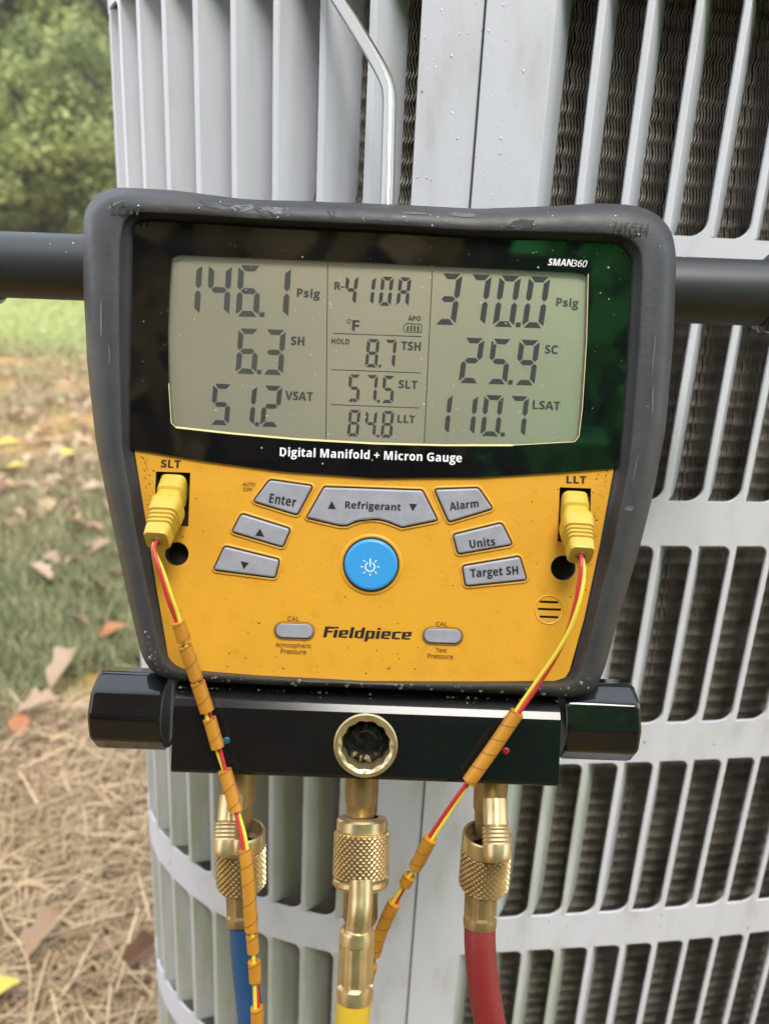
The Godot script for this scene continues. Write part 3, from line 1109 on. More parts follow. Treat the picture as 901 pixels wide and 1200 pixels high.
	# display panel with its window
	var bez := flat([[161, 268], [172, 262], [300, 268], [450, 275], [600, 285], [722, 291], [735, 305], [729, 420], [720, 545], [660, 550], [560, 556], [440, 557], [330, 549], [240, 537], [157, 523], [159, 400]])
	bez = inset(bez, -0.0012)
	var win := flat([[203, 299], [445, 309], [688, 321], [686, 400], [681, 480], [677, 512], [672, 518], [600, 522], [520, 522], [440, 520], [350, 515], [270, 508], [207, 501], [202, 496], [199, 450], [198, 390], [200, 340]])
	var frame := MB.new()
	var cc := pt(440, 410)
	var bo := radial(bez, Vector2(cc.x, cc.y), 240)
	var wi := radial(win, Vector2(cc.x, cc.y), 240)
	frame.loft([at_z(bo, 0.0010), at_z(wi, 0.0010), at_z(wi, -0.0012)])
	part("display_panel", frame.done(20), mats.black_display_panel, g)
	var back := MB.new()
	back.fan(at_z(wi, -0.00121), false)
	var lcd := part("lcd_screen", back.done(), mats.lcd_glass_back, g)
	var pane := MB.new()
	pane.fan(at_z(wi, 0.0007), false)
	part("screen_glass", pane.done(), mats.window_glass, g)
	var trim := MB.new()
	var rim_path := [[688, 322], [686, 400], [681, 480], [677, 512], [672, 518], [600, 522], [520, 522], [440, 520], [350, 515], [270, 508], [207, 501], [202, 496], [199, 450]]
	var rp := flat(rim_path)
	for k in rp.size() - 1:
		var d := (rp[k + 1] - rp[k]).normalized()
		var w := Vector2(-d.y, d.x) * (0.00036 if k > 4 and k < 10 else 0.00012)
		trim.quad(Vector3(rp[k].x - w.x, rp[k].y - w.y, 0.0012), Vector3(rp[k].x + w.x, rp[k].y + w.y, 0.0012), Vector3(rp[k + 1].x + w.x, rp[k + 1].y + w.y, 0.0012), Vector3(rp[k + 1].x - w.x, rp[k + 1].y - w.y, 0.0012))
	part("window_trim", trim.done(), mats.cream_trim, g)
	# readings: text, left of the first cell, top, cell width, height, pitch, stroke, lean, faded
	var zi := -0.00112
	for e in [["146.1", 207, 308, 27, 60, 34.6, 6.8, 0.060, true], [" 6.3", 245, 383.5, 24.5, 53, 31.0, 6.2, 0.07, true], ["51.2", 246, 449.5, 22, 48, 29.4, 5.6, 0.09, false],
			["410A", 402, 322.5, 14.5, 34, 20.6, 4.3, 0.115, false], ["8.7", 427.5, 397, 14.5, 33, 20.2, 3.8, 0.09, false], ["57.5", 406.5, 438.5, 14, 32, 19.9, 3.8, 0.09, false], ["84.8", 406.5, 480, 13.4, 31, 19.6, 3.5, 0.09, false],
			["370.0", 508.5, 320, 25, 60, 34.2, 6.6, 0.145, false], ["25.9", 537, 395.5, 24, 53, 32.4, 6.2, 0.13, false], ["110.7", 503, 460.5, 22.5, 48, 29.7, 5.6, 0.11, false]]:
		readout(g, e, zi)
	for e in [["Psig", 361.5, 345, 27, 13.5, 4], ["SH", 349, 399.5, 15.5, 10, 3], ["VSAT", 350.5, 464, 32, 10, 3], ["R-", 397.5, 335, 11, 9, 2], ["F", 417, 381.5, 8.5, 12.5, 3], ["APO", 485.5, 373, 14.5, 5.5, 2], ["HOLD", 399, 400, 21, 6, 3], ["TSH", 481.5, 405.5, 23, 10, 3],
			["SLT", 478, 450.5, 22, 9.5, 3], ["LLT", 476, 491, 20.5, 9, 3], ["Psig", 664.5, 356, 26, 13.5, 4], ["SC", 646, 409.5, 15, 10, 3], ["LSAT", 640, 475, 32, 10, 3]]:
		lettering(lcd, "screen_lettering", e[0], e[1], e[2], e[3], e[4], e[5], -0.00112, mats.lcd_ink_faded if e[0] == "Psig" and e[1] > 500 else mats.lcd_ink, 700)
	var lines := MB.new()
	for e in [[384, 307, 382, 514, 1.0], [506.5, 318, 497, 519, 1.0], [390, 390.5, 494, 394.5, 0.9], [388.5, 433, 493, 437, 0.9], [387.5, 474, 491, 478, 0.9]]:
		stroke(lines, Vector2(e[0], e[1]), Vector2(e[2], e[3]), e[4], zi)
	# degree ring and battery
	for k in 12:
		var a := TAU * k / 12
		var c := TAU * (k + 1) / 12
		stroke(lines, Vector2(409 + 2.2 * cos(a), 376.5 + 2.2 * sin(a)), Vector2(409 + 2.2 * cos(c), 376.5 + 2.2 * sin(c)), 0.9, zi)
	for e in [[476, 379, 494, 380, 0.9], [494, 380, 493.5, 389.5, 0.9], [493.5, 389.5, 475, 389, 0.9], [475, 389, 472.8, 386, 0.9], [472.8, 386, 473.4, 381.5, 0.9], [473.4, 381.5, 476, 379, 0.9], [478, 382, 477.6, 387.6, 2.2], [482, 381.5, 481.6, 387.8, 2.2], [486, 381.7, 485.6, 388, 2.2], [490, 382, 489.6, 388.2, 2.2]]:
		stroke(lines, Vector2(e[0], e[1]), Vector2(e[2], e[3]), e[4], zi)
	part("screen_lines", lines.done(), mats.lcd_ink, lcd)
	lettering(g, "panel_lettering", "SMAN", 656.5, 307.5, 28, 8, 2, 0.0011, mats.white_print, 700, 0.2)
	lettering(g, "panel_lettering", "360", 679, 309, 16.5, 8, 2, 0.0011, mats.white_print, 400, 0.25)
	lettering(g, "panel_lettering", "Digital Manifold + Micron Gauge", 434.5, 534.5, 213, 14, 2.0, 0.0011, mats.white_print, 700)
	# yellow front panel: one body with sockets and speaker slots cut out
	var face := CSGPolygon3D.new()
	face.name = "front_panel"
	face.polygon = flat([[157, 521], [240, 535], [330, 547], [440, 555], [560, 554], [660, 548], [720, 543], [702, 640], [684, 725], [667, 786], [662, 794], [650, 798], [430, 799], [300, 793], [215, 786], [205, 783], [198, 772], [184, 690], [168, 590]])
	face.depth = 0.010
	face.material = mats.orange_yellow_plastic
	face.position.z = 0.0
	g.add_child(face, true)
	for e in [[183, 552.5, 221, 617], [655.5, 571, 690, 636]]:
		var cut := CSGBox3D.new()
		cut.name = "socket_cut"
		cut.operation = CSGShape3D.OPERATION_SUBTRACTION
		var a := pt(e[0], e[1])
		var c := pt(e[2], e[3])
		cut.size = Vector3(absf(c.x - a.x), absf(c.y - a.y), 0.012)
		cut.position = Vector3((a.x + c.x) / 2, (a.y + c.y) / 2, 0.0)
		cut.material = mats.gap_dark
		face.add_child(cut, true)
	for e in [[207.5, 649, 13.8], [659.5, 665.5, 14.5]]:
		var cut := CSGCylinder3D.new()
		cut.name = "test_hole_cut"
		cut.operation = CSGShape3D.OPERATION_SUBTRACTION
		cut.radius = e[2] * UNIT
		cut.height = 0.012
		cut.sides = 40
		cut.rotation.x = PI / 2
		cut.position = pt(e[0], e[1])
		cut.material = mats.gap_dark
		face.add_child(cut, true)
	for e in [[643, 705.5, 22], [643.5, 714, 27], [643, 723, 22]]:
		var cut := CSGBox3D.new()
		cut.name = "speaker_cut"
		cut.operation = CSGShape3D.OPERATION_SUBTRACTION
		cut.size = Vector3(e[2] * UNIT, 2.6 * UNIT, 0.008)
		cut.position = pt(e[0], e[1])
		cut.material = mats.gap_dark
		face.add_child(cut, true)
	var dish := MB.new()
	dish.lathe([[17.5 * UNIT, 0.0], [16.6 * UNIT, 0.00035], [15.4 * UNIT, 0.0001]], pt(643, 714.5, 0.0) + Vector3(0, 0, 0), Basis(), 40, false, false)
	part("speaker_rim", dish.done(60), mats.orange_yellow_plastic, g)
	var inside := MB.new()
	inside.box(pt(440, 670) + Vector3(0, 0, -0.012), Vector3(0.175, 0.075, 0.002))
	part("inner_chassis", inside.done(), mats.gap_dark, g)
	for e in [["SLT", 200.5, 543.5, 23, 9, 2], ["LLT", 675, 562, 23, 8.5, 1]]:
		lettering(g, "panel_lettering", e[0], e[1], e[2], e[3], e[4], e[5], 0.0001, mats.black_print, 700)
	for e in [["AUTO", 292, 567.5, 14.5, 4.2, 2], ["OFF", 290.5, 573.5, 10.5, 4.2, 2], ["CAL", 344, 725, 13.5, 5, 2], ["CAL", 517.5, 731.2, 13.5, 5, 2], ["Atmospheric", 344, 756.8, 42, 7, 2], ["Pressure", 344, 763.5, 29.5, 5.6, 2], ["Test", 517, 761.8, 13, 5, 2], ["Pressure", 516, 769, 29.5, 5.6, 2]]:
		lettering(g, "panel_lettering", e[0], e[1], e[2], e[3], e[4], e[5], 0.0001, mats.brown_print, 400)
	logo(g)
	# keys
	var keys := [
		["enter_key", [[316.5, 562.8], [366, 569.8], [348.5, 603], [298, 587.5]]],
		["up_key", [[283.6, 602.6], [340, 620], [331.5, 640.5], [273, 623]]],
		["down_key", [[263.8, 640.6], [327.2, 656], [322.4, 676.4], [251.4, 667.4]]],
		["refrigerant_key", [[380.3, 571.2], [494.3, 575], [511.8, 609.5], [471, 617.6], [464, 614.8], [455, 611.2], [446, 608.8], [436, 607.6], [424, 608.9], [414, 612], [406.4, 615.6], [398, 615.4], [360.2, 606.6]]],
		["alarm_key", [[509.5, 574], [559.8, 572.2], [576.2, 596], [526, 611.4]]],
		["units_key", [[531, 627], [587, 613.4], [599.2, 637.7], [537, 648.8]]],
		["target_superheat_key", [[542, 663.8], [608, 652.4], [616, 679], [545.7, 686.2]]]]
	var made := {}
	for k in keys:
		var shape := rounded(flat(k[1]), 0.0011 if k[0] != "refrigerant_key" else 0.0006, 4)
		made[k[0]] = key_part(g, k[0], shape, mats.grey_key, 0.0013, 0.0007)
	for e in [["enter_key", "Enter", 331.5, 586, 31.5, 11, 9.5], ["refrigerant_key", "Refrigerant", 437, 594, 65, 11.5, 2.5], ["alarm_key", "Alarm", 543.5, 591.3, 34, 9.5, -7], ["units_key", "Units", 565, 635.6, 30, 10, -6.5], ["target_superheat_key", "Target SH", 579, 671.5, 56, 13, -4]]:
		lettering(made[e[0]], "key_lettering", e[1], e[2], e[3], e[4], e[5], e[6], 0.00135, mats.black_print, 700)
	for e in [["up_key", [[305.5, 619.5], [310.5, 629], [300, 627.5]]], ["down_key", [[283, 657.4], [292.5, 659.4], [286.5, 666.6]]], ["refrigerant_key", [[389, 587], [394, 596.5], [384.5, 596]]], ["refrigerant_key", [[479.3, 590.2], [488.5, 590.8], [483.4, 599.2]]]]:
		var tr := MB.new()
		tr.poly(flat(e[1]), 0.00142)
		part("arrow_mark", tr.done(), mats.black_print, made[e[0]])
	var round_ := PackedVector2Array()
	for i in 64:
		var q := pt(434.8 + 31 * cos(TAU * i / 64), 661.5 + 30 * sin(TAU * i / 64))
		round_.append(Vector2(q.x, q.y))
	var pw := key_part(g, "power_key", round_, mats.blue_key, 0.0022, 0.0011, 0.0022)
	var sun := MB.new()
	for k in 20:
		var a := deg_to_rad(-62 + 304.0 * k / 20) - PI / 2 + deg_to_rad(92)
		var c := deg_to_rad(-62 + 304.0 * (k + 1) / 20) - PI / 2 + deg_to_rad(92)
		stroke(sun, Vector2(433.6 + 5.4 * cos(a), 664.2 + 5.4 * sin(a)), Vector2(433.6 + 5.4 * cos(c), 664.2 + 5.4 * sin(c)), 1.3, 0.00228)
	stroke(sun, Vector2(433.9, 654.6), Vector2(433.7, 664.2), 1.4, 0.00228)
	for k in 8:
		if k == 6:
			continue
		var a := TAU * k / 8
		stroke(sun, Vector2(433.6 + 8.0 * cos(a), 664.2 + 8.0 * sin(a)), Vector2(433.6 + 11.0 * cos(a), 664.2 + 11.0 * sin(a)), 1.1, 0.00228)
	part("power_symbol", sun.done(), mats.white_print, pw)
	for e in [[345.2, 739], [518.7, 745]]:
		var pill := PackedVector2Array()
		for i in 32:
			var a := TAU * (i + 0.5) / 32
			var q := pt(e[0] + (13.4 if cos(a) > 0 else -13.4) + 8.3 * cos(a), e[1] + (0.5 if cos(a) > 0 else -0.5) + 8.3 * sin(a))
			pill.append(Vector2(q.x, q.y))
		key_part(g, "calibration_key", pill, mats.grey_key, 0.0006, 0.0004, 0.0005)
	# grime specks on the yellow panel, chiefly near its edges
	var speck := MB.new()
	speck.lathe([[1.0, 0.0], [0.6, 0.3]], Vector3.ZERO, Basis(), 6, false, true)
	var sm := speck.done()
	var where := []
	for i in 400:
		var u := rng.randf_range(165, 712)
		var v := rng.randf_range(535, 790)
		var near := rng.randf()
		if near < 0.3:
			v = rng.randf_range(535, 640); u = 162 + (v - 530) * 0.16 + absf(rng.randfn()) * 11.0
		elif near < 0.6:
			v = rng.randf_range(545, 700); u = 716 - (v - 545) * 0.20 - absf(rng.randfn()) * 9.0
		elif near < 0.66:
			u = rng.randf_range(205, 660); v = 788 + (u - 205) * 0.012 - absf(rng.randfn()) * 6.0
		if u < 160 + (v - 525) * 0.165 or u > 718 - (v - 545) * 0.205 or v < 530 + (u - 160) * 0.09 and u < 440:
			continue
		var r := 0.00012 + 0.00026 * pow(rng.randf(), 3)
		where.append(Transform3D(Basis().scaled(Vector3(r * rng.randf_range(0.7, 1.6), r, r * 0.3)), pt(u, v, 0.0)))
	copies("dirt_specks", sm, mats.dirt_speck, where, g)
	where = []
	for i in 130:
		var u := rng.randf_range(166, 728)
		var v := rng.randf_range(282, 545)
		if v > 520 + 25 * sin(PI * (u - 160) / 560):
			continue
		var r := 0.00012 + 0.00030 * pow(rng.randf(), 4)
		where.append(Transform3D(Basis().scaled(Vector3(r, r, r * 0.5)), pt(u, v, 0.0012)))
	copies("dust_specks", sm, mats.dust_white, where, g)
	# black manifold block under the boot
	var x0 := pt(202, 860, 0.004)
	var x1 := pt(656, 870, 0.004)
	var ym := pt(430, 862, 0.004).y
	var section := PackedVector2Array()
	for e in [[0.0172, -0.034], [0.0172, -0.0085], [0.0167, -0.0055], [0.0155, -0.0025], [0.0136, 0.0002], [0.0112, 0.0022], [0.0086, 0.0035], [0.0060, 0.004], [-0.0155, 0.004], [-0.0168, 0.0034], [-0.0174, 0.0022], [-0.0176, 0.0], [-0.0176, -0.034]]:
		section.append(Vector2(e[1], e[0]))
	var block := CSGPolygon3D.new()
	block.name = "manifold_block"
	block.polygon = section
	block.depth = x1.x - x0.x
	block.smooth_faces = false
	block.material = mats.satin_black_block
	block.transform = Transform3D(Basis(Vector3(0, 0, 1), Vector3(0, 1, 0), Vector3(-1, 0, 0)), Vector3(x0.x, ym, 0))
	g.add_child(block, true)
	var sc := pt(428.5, 873, 0.004)
	var port_cut := CSGCylinder3D.new()
	port_cut.name = "port_cut"
	port_cut.operation = CSGShape3D.OPERATION_SUBTRACTION
	port_cut.radius = 31.0 * UNIT
	port_cut.height = 0.024
	port_cut.sides = 48
	port_cut.material = mats.satin_black_block
	block.add_child(port_cut, true)
	port_cut.transform = block.transform.affine_inverse() * Transform3D(Basis(Vector3.RIGHT, PI / 2), sc)
	# side valve knobs
	for side in 2:
		var knob := MB.new()
		var kx0 := (pt(199, 840, -0.012) if side == 0 else pt(655, 846, -0.012))
		var kx1 := (pt(117, 832, -0.012) if side == 0 else pt(739, 848, -0.012))
		var axis := Vector3(kx1.x - kx0.x, 0, 0)
		var len_ := axis.length()
		var q := Basis(Vector3.UP, Vector3(0, 0, 1 if side else -1), axis.normalized())
		var centre := Vector3(kx0.x, pt(430, 840 if side == 0 else 833, -0.012).y, -0.013)
		var krings := []
		for e in [[0.0157, 0.0], [0.0161, 0.03], [0.0161, 0.90], [0.0158, 0.95], [0.0149, 0.985], [0.0130, 1.0]]:
			var r := PackedVector3Array()
			for i in 120:
				var a := TAU * i / 120
				# ten flats with softened edges
				var m := fposmod(a + deg_to_rad(18), TAU / 10) - TAU / 20
				var rad: float = e[0] * minf(cos(TAU / 20) / cos(m), 0.985) * 1.01
				r.append(centre + q.z * (len_ * float(e[1])) + (q.x * cos(a) + q.y * sin(a)) * rad)
			krings.append(r)
		knob.loft(krings, true, true)
		var kn := part("valve_knob", knob.done(22), mats.glossy_black_plastic, g)
		var groove := MB.new()
		groove.lathe([[0.0150, -0.0006], [0.0150, 0.0006]], centre + q.z * 0.0, q, 32, false, false)
		part("knob_collar", groove.done(), mats.seam_dark, kn)
	# open brass port in the block's front: flat rim, faceted socket wall, dark plug deep inside
	var sg := MB.new()
	sg.lathe([[37 * UNIT, -0.0002], [37 * UNIT, 0.0008], [35.5 * UNIT, 0.0013], [32 * UNIT, 0.0014]], sc, Basis(), 56, false, false)
	var rim_ring := PackedVector3Array()
	var socket := []
	for i in 72:
		var a := TAU * i / 72
		rim_ring.append(sc + Vector3(cos(a), sin(a), 0) * 32 * UNIT + Vector3(0, 0, 0.0014))
	socket.append(rim_ring)
	for e in [[0.0007, 0.0], [-0.0006, -0.8], [-0.0075, -1.2]]:
		var r := PackedVector3Array()
		for i in 72:
			var a := TAU * i / 72
			var m := fposmod(a + 0.26, TAU / 12) / (TAU / 12)
			r.append(sc + Vector3(cos(a), sin(a), 0) * (27.2 + float(e[1]) + 2.0 * absf(m * 2.0 - 1.0)) * UNIT + Vector3(0, 0, e[0]))
		socket.append(r)
	sg.loft(socket)
	var ring := part("port_socket", sg.done(40), mats.brass, g)
	var well := MB.new()
	well.lathe([[29 * UNIT, -0.0074], [22 * UNIT, -0.0070], [21 * UNIT, -0.0042], [14 * UNIT, -0.0036], [12 * UNIT, -0.0044], [2 * UNIT, -0.0046]], sc, Basis(), 12, false, true)
	part("port_plug", well.done(25), mats.glossy_black_plastic, ring)
	for e in [[265.5, 868, "teal_lens"], [592.5, 880, "red_lens"]]:
		var dot := MB.new()
		dot.lathe([[4.2 * UNIT, 0.0], [3.4 * UNIT, 0.0003], [1.6 * UNIT, 0.0004]], pt(e[0], e[1], 0.0041), Basis(), 20, false, true)
		part("port_marker", dot.done(60), mats[e[2]], g)
	# brass ports under the block, with parking stubs beside the outer two
	var down := Basis(Vector3.RIGHT, Vector3.FORWARD, Vector3.DOWN)
	for e in [[281, 899, 0.0066, 0.020], [424.5, 903, 0.0066, 0.017], [575, 905, 0.0066, 0.020]]:
		var po := MB.new()
		var at := pt(e[0], e[1], -0.010)
		po.lathe([[e[2], 0.0], [e[2], e[3] * 0.72], [e[2] * 0.90, e[3] * 0.78], [e[2] * 0.90, e[3] * 0.9], [e[2] * 0.8, e[3] * 1.25]], at, down, 28, true, true)
		part("brass_port", po.done(35), mats.tarnished_brass, g)
	for e in [[pt(272, 932, -0.003), pt(266, 1004, 0.006), 0.0054], [pt(579, 936, -0.002), pt(583, 1010, 0.007), 0.0054]]:
		var stub := MB.new()
		var ax: Vector3 = (e[1] - e[0]).normalized()
		var sx := ax.cross(Vector3.BACK).normalized()
		var q := Basis(sx, ax.cross(sx), ax)
		var L: float = (e[1] - e[0]).length()
		var R: float = e[2]
		var prof2 := [[R * 0.88, 0.0], [R * 0.9, L * 0.42], [R * 0.80, L * 0.44]]
		for k in 4:
			var y0 := L * (0.46 + 0.065 * k)
			prof2.append([R * 1.0, y0]); prof2.append([R * 1.04, y0 + L * 0.02]); prof2.append([R * 0.97, y0 + L * 0.05])
		prof2.append_array([[R * 1.02, L * 0.73], [R * 0.98, L * 0.90], [R * 0.86, L * 0.97], [R * 0.66, L], [R * 0.42, L * 1.0], [R * 0.36, L * 0.9]])
		stub.lathe(prof2, e[0], q, 28, true, true)
		part("parking_stub", stub.done(28), mats.brass, g)
	# round bar behind the gauge with end collars
	var bar := MB.new()
	var ba := pt(-6, 310, -0.045)
	var bb := pt(897, 344, -0.045)
	var bx := (bb - ba).normalized()
	var by := bx.cross(Vector3.BACK).normalized()
	var bq := Basis(by, bx.cross(by), bx)
	bar.lathe([[0.0138, 0.0], [0.0143, 0.002], [0.0143, (bb - ba).length()]], ba, bq, 40)
	var rod := part("rear_bar", bar.done(35), mats.matte_black, g)
	for e in [ba - bx * 0.018, bb - bx * 0.002]:
		var col := MB.new()
		col.lathe([[0.0150, 0.0], [0.0172, 0.002], [0.0172, 0.018], [0.0150, 0.020]], e, bq, 40)
		part("bar_collar", col.done(30), mats.glossy_black_plastic, rod)
	# steel hanging hook up to the lid of the condenser
	var hk := pts([[453, 262, -0.026], [454.5, 215, -0.028], [456, 150, -0.031], [456.5, 116, -0.033], [453, 96, -0.035], [441, 72, -0.038], [418, 34, -0.043], [398, 2, -0.047], [372, -40, -0.052], [350, -76, -0.058]])
	hk.append(hk[-1] + Vector3(-0.004, 0.012, -0.012))
	hk.append(hk[-1] + Vector3(-0.002, 0.004, -0.03))
	hk.append(hk[-1] + Vector3(0.0, -0.012, -0.012))
	var hook := MB.new()
	hook.tube(smooth3(hk, 8), 0.0031, 16)
	part("hanging_hook", hook.done(60), mats.steel_rod, g)
	# drops of rain on the boot, block, knobs and bar
	var dm := drop_mesh()
	where = []
	for i in 50:
		var a := rng.randf_range(188, 272) if rng.randf() < 0.8 else rng.randf_range(0, 300)
		var tt := rng.randf_range(0.12, 0.6)
		var q := boot_point(a, tt, boot_z(tt) + 0.0002)
		where.append(Transform3D(Basis().scaled(Vector3.ONE * (0.0002 + 0.0004 * pow(rng.randf(), 4))), q))
	for i in 90:
		var a := rng.randf_range(40, 118)
		var tt := rng.randf_range(0.1, 0.5)
		var q := boot_point(a, tt, boot_z(tt) + 0.0002)
		where.append(Transform3D(Basis().scaled(Vector3.ONE * (0.0002 + 0.0006 * pow(rng.randf(), 3))), q))
	for i in 30:
		var f := rng.randf()
		var a := rng.randf_range(0.1, 1.3)
		where.append(Transform3D(Basis(Vector3.RIGHT, -a).scaled(Vector3.ONE * (0.0003 + 0.0007 * pow(rng.randf(), 3))), ba.lerp(bb, f) + Vector3(0, sin(a), cos(a)) * 0.0143))
	for i in 40:
		where.append(Transform3D(Basis(Vector3.RIGHT, -0.7).scaled(Vector3.ONE * (0.0002 + 0.0005 * pow(rng.randf(), 3))), Vector3(lerpf(x0.x, x1.x, rng.randf()), ym + 0.0152, 0.0009)))
	copies("rain_drops", dm, mats.water, where, g)

func stroke(b: MB, p0: Vector2, p1: Vector2, wide: float, z: float) -> void:
	var d := (p1 - p0).normalized()
	var w := Vector2(-d.y, d.x) * wide / 2
	b.quad(pt(p0.x - w.x, p0.y - w.y, z), pt(p0.x + w.x, p0.y + w.y, z), pt(p1.x + w.x, p1.y + w.y, z), pt(p1.x - w.x, p1.y - w.y, z))

func key_part(g: Node3D, called: String, shape: PackedVector2Array, m: Material, high: float, bevel: float, lip := 0.0016) -> MeshInstance3D:
	# dark gap and grimy lip moulded round the key
	var gap := MB.new()
	gap.poly(inset(shape, -0.0004), 0.00006)
	var o := part(called, plate(shape, -0.001, high, bevel).done(35), m, g)
	part("key_gap", gap.done(), mats.gap_dark, o)
	var l := MB.new()
	l.loft([at_z(inset(shape, -lip), -0.0002), at_z(inset(shape, -lip * 0.8), 0.0004), at_z(inset(shape, -lip * 0.5), 0.0005), at_z(inset(shape, -0.00045), 0.0003), at_z(inset(shape, -0.0004), 0.0)])
	part("key_lip", l.done(60), mats.orange_yellow_plastic, o)
	var grime := MB.new()
	grime.loft([at_z(inset(shape, -0.00075), 0.00046), at_z(inset(shape, -0.0004), 0.0003)])
	part("key_grime", grime.done(60), mats.grime, o)
	return o

func readout(g: Node3D, e: Array, z: float) -> void:
	var segs := {"0": "abcdef", "1": "bc", "2": "abged", "3": "abgcd", "4": "fgbc", "5": "afgcd", "6": "afgedc", "7": "abc", "8": "abcdefg", "9": "abcdfg", "A": "abcefg"}
	var b := MB.new()
	var w: float = e[3]
	var h: float = e[4]
	var s: float = e[6]
	var cell := 0
	for ch in e[0]:
		var x0: float = e[1] + e[5] * cell
		if ch == ".":
			var left: float = e[1] + e[5] * (cell - 1) + w + (e[5] - w) * 0.5
			var k := s * 0.42
			quad_px(b, e, left, h - s * 0.45, k, k, x0, z)
			continue
		cell += 1
		if ch == " ":
			continue
		var q := s * 0.5
		var gap := s * 0.16
		for c in segs[ch]:
			var poly := []
			match c:
				"a": poly = [[q * 0.4 + gap, 0], [w - q * 0.4 - gap, 0], [w - s - gap, s], [s + gap, s]]
				"d": poly = [[s + gap, h - s], [w - s - gap, h - s], [w - q * 0.4 - gap, h], [q * 0.4 + gap, h]]
				"g": poly = [[q + gap, h / 2], [s + gap, h / 2 - q], [w - s - gap, h / 2 - q], [w - q - gap, h / 2], [w - s - gap, h / 2 + q], [s + gap, h / 2 + q]]
				"f": poly = [[0, q * 0.4 + gap], [s, s + gap], [s, h / 2 - q - gap], [q, h / 2 - gap], [0, h / 2 - q - gap]]
				"b": poly = [[w, q * 0.4 + gap], [w, h / 2 - q - gap], [w - q, h / 2 - gap], [w - s, h / 2 - q - gap], [w - s, s + gap]]
				"e": poly = [[0, h - q * 0.4 - gap], [s, h - s - gap], [s, h / 2 + q + gap], [q, h / 2 + gap], [0, h / 2 + q + gap]]
				"c": poly = [[w, h - q * 0.4 - gap], [w, h / 2 + q + gap], [w - q, h / 2 + gap], [w - s, h / 2 + q + gap], [w - s, h - s - gap]]
			var r := PackedVector3Array()
			for v in poly:
				r.append(seg_at(e, x0 + v[0], v[1], z))
			b.fan(r, false)
	part("screen_reading", b.done(), mats.lcd_ink_faded if e[8] else mats.lcd_ink, g.get_node("lcd_screen"))

func seg_at(e: Array, u: float, v: float, z: float) -> Vector3:
	return pt(u + float(e[7]) * (float(e[4]) - v), float(e[2]) + v + 0.037 * (u - float(e[1])), z)

func quad_px(b: MB, e: Array, u: float, v: float, du: float, dv: float, _x: float, z: float) -> void:
	b.quad(seg_at(e, u - du, v - dv, z), seg_at(e, u + du, v - dv, z), seg_at(e, u + du, v + dv, z), seg_at(e, u - du, v + dv, z))

func logo(g: Node3D) -> void:
	# squared, heavy, leaning letters; cells in a grid 0..w by 0..10 (x-height 7.4), bars do not overlap
	var letters := {
		"F": [4.6, [[0, 0, 1.9, 10], [1.9, 8.2, 5.2, 10], [1.9, 4.6, 4.6, 6.2]]],
		"i": [2.0, [[0, 0, 1.9, 7.2], [0, 8.4, 1.9, 10]]],
		"e": [5.0, [[0, 0.4, 1.8, 7.0], [1.8, 5.7, 4.9, 7.2], [3.2, 3.0, 4.9, 5.7], [1.8, 2.7, 3.2, 4.1], [1.8, 0, 4.7, 1.5]]],
		"l": [2.0, [[0, 0, 1.9, 10]]],
		"d": [5.0, [[0, 0.4, 1.8, 6.9], [1.8, 5.7, 3.2, 7.2], [1.8, 0, 3.2, 1.5], [3.2, 0, 5.0, 10]]],
		"p": [5.0, [[0, -2.6, 1.8, 7.2], [1.8, 5.7, 4.9, 7.2], [3.2, 1.5, 5.0, 5.7], [1.8, 0, 4.9, 1.5]]],
		"c": [4.6, [[0, 0.4, 1.8, 6.9], [1.8, 5.7, 4.7, 7.2], [1.8, 0, 4.5, 1.5]]]}
	var total := 0.0
	for ch in "Fieldpiece":
		total += letters[ch][0] + 0.75
	var k := 104.0 / total
	var x := 0.0
	var b := MB.new()
	for ch in "Fieldpiece":
		for r in letters[ch][1]:
			var quad_ := []
			for c in [[r[0], r[1]], [r[2], r[1]], [r[2], r[3]], [r[0], r[3]]]:
				var u: float = 378.5 + (x + c[0]) * k + c[1] * 0.27
				quad_.append(pt(u, 746.8 + (u - 378.5) * 0.028 - c[1] * 1.28, 0.0001))
			b.quad(quad_[0], quad_[1], quad_[2], quad_[3])
		x += letters[ch][0] + 0.75
	part("panel_logo", b.done(), mats.black_print, g)

# ------------------------------------------------------------------ hoses
func knurl(b: MB, at: Vector3, q: Basis, r: float, long_: float, around: int, rows: int, depth: float) -> void:
	var rings := []
	var nn := around * 6
	var mm := rows * 6
	for j in mm + 1:
		var ring := PackedVector3Array()
		for i in nn:
			var u := float(i) / 6.0
			var v := float(j) / 6.0
			var d1 := absf(fposmod(u + v, 1.0) * 2.0 - 1.0)
			var d2 := absf(fposmod(u - v, 1.0) * 2.0 - 1.0)
			var h := minf(1.0 - d1, 1.0 - d2) * 2.0
			var a := TAU * i / nn
			var fade := minf(1.0, minf(j, mm - j) / 2.0)
			var rr := r - depth + depth * clampf(h * 1.3, 0, 1) * fade
			ring.append(at + q.z * (long_ * j / mm) + (q.x * cos(a) + q.y * sin(a)) * rr)
		rings.append(ring)
	b.loft(rings)

func axes(a: Vector3, c: Vector3) -> Basis:
	var z := (c - a).normalized()
	var x := Vector3.RIGHT - z * Vector3.RIGHT.dot(z)
	x = x.normalized()
	return Basis(x, z.cross(x), z)

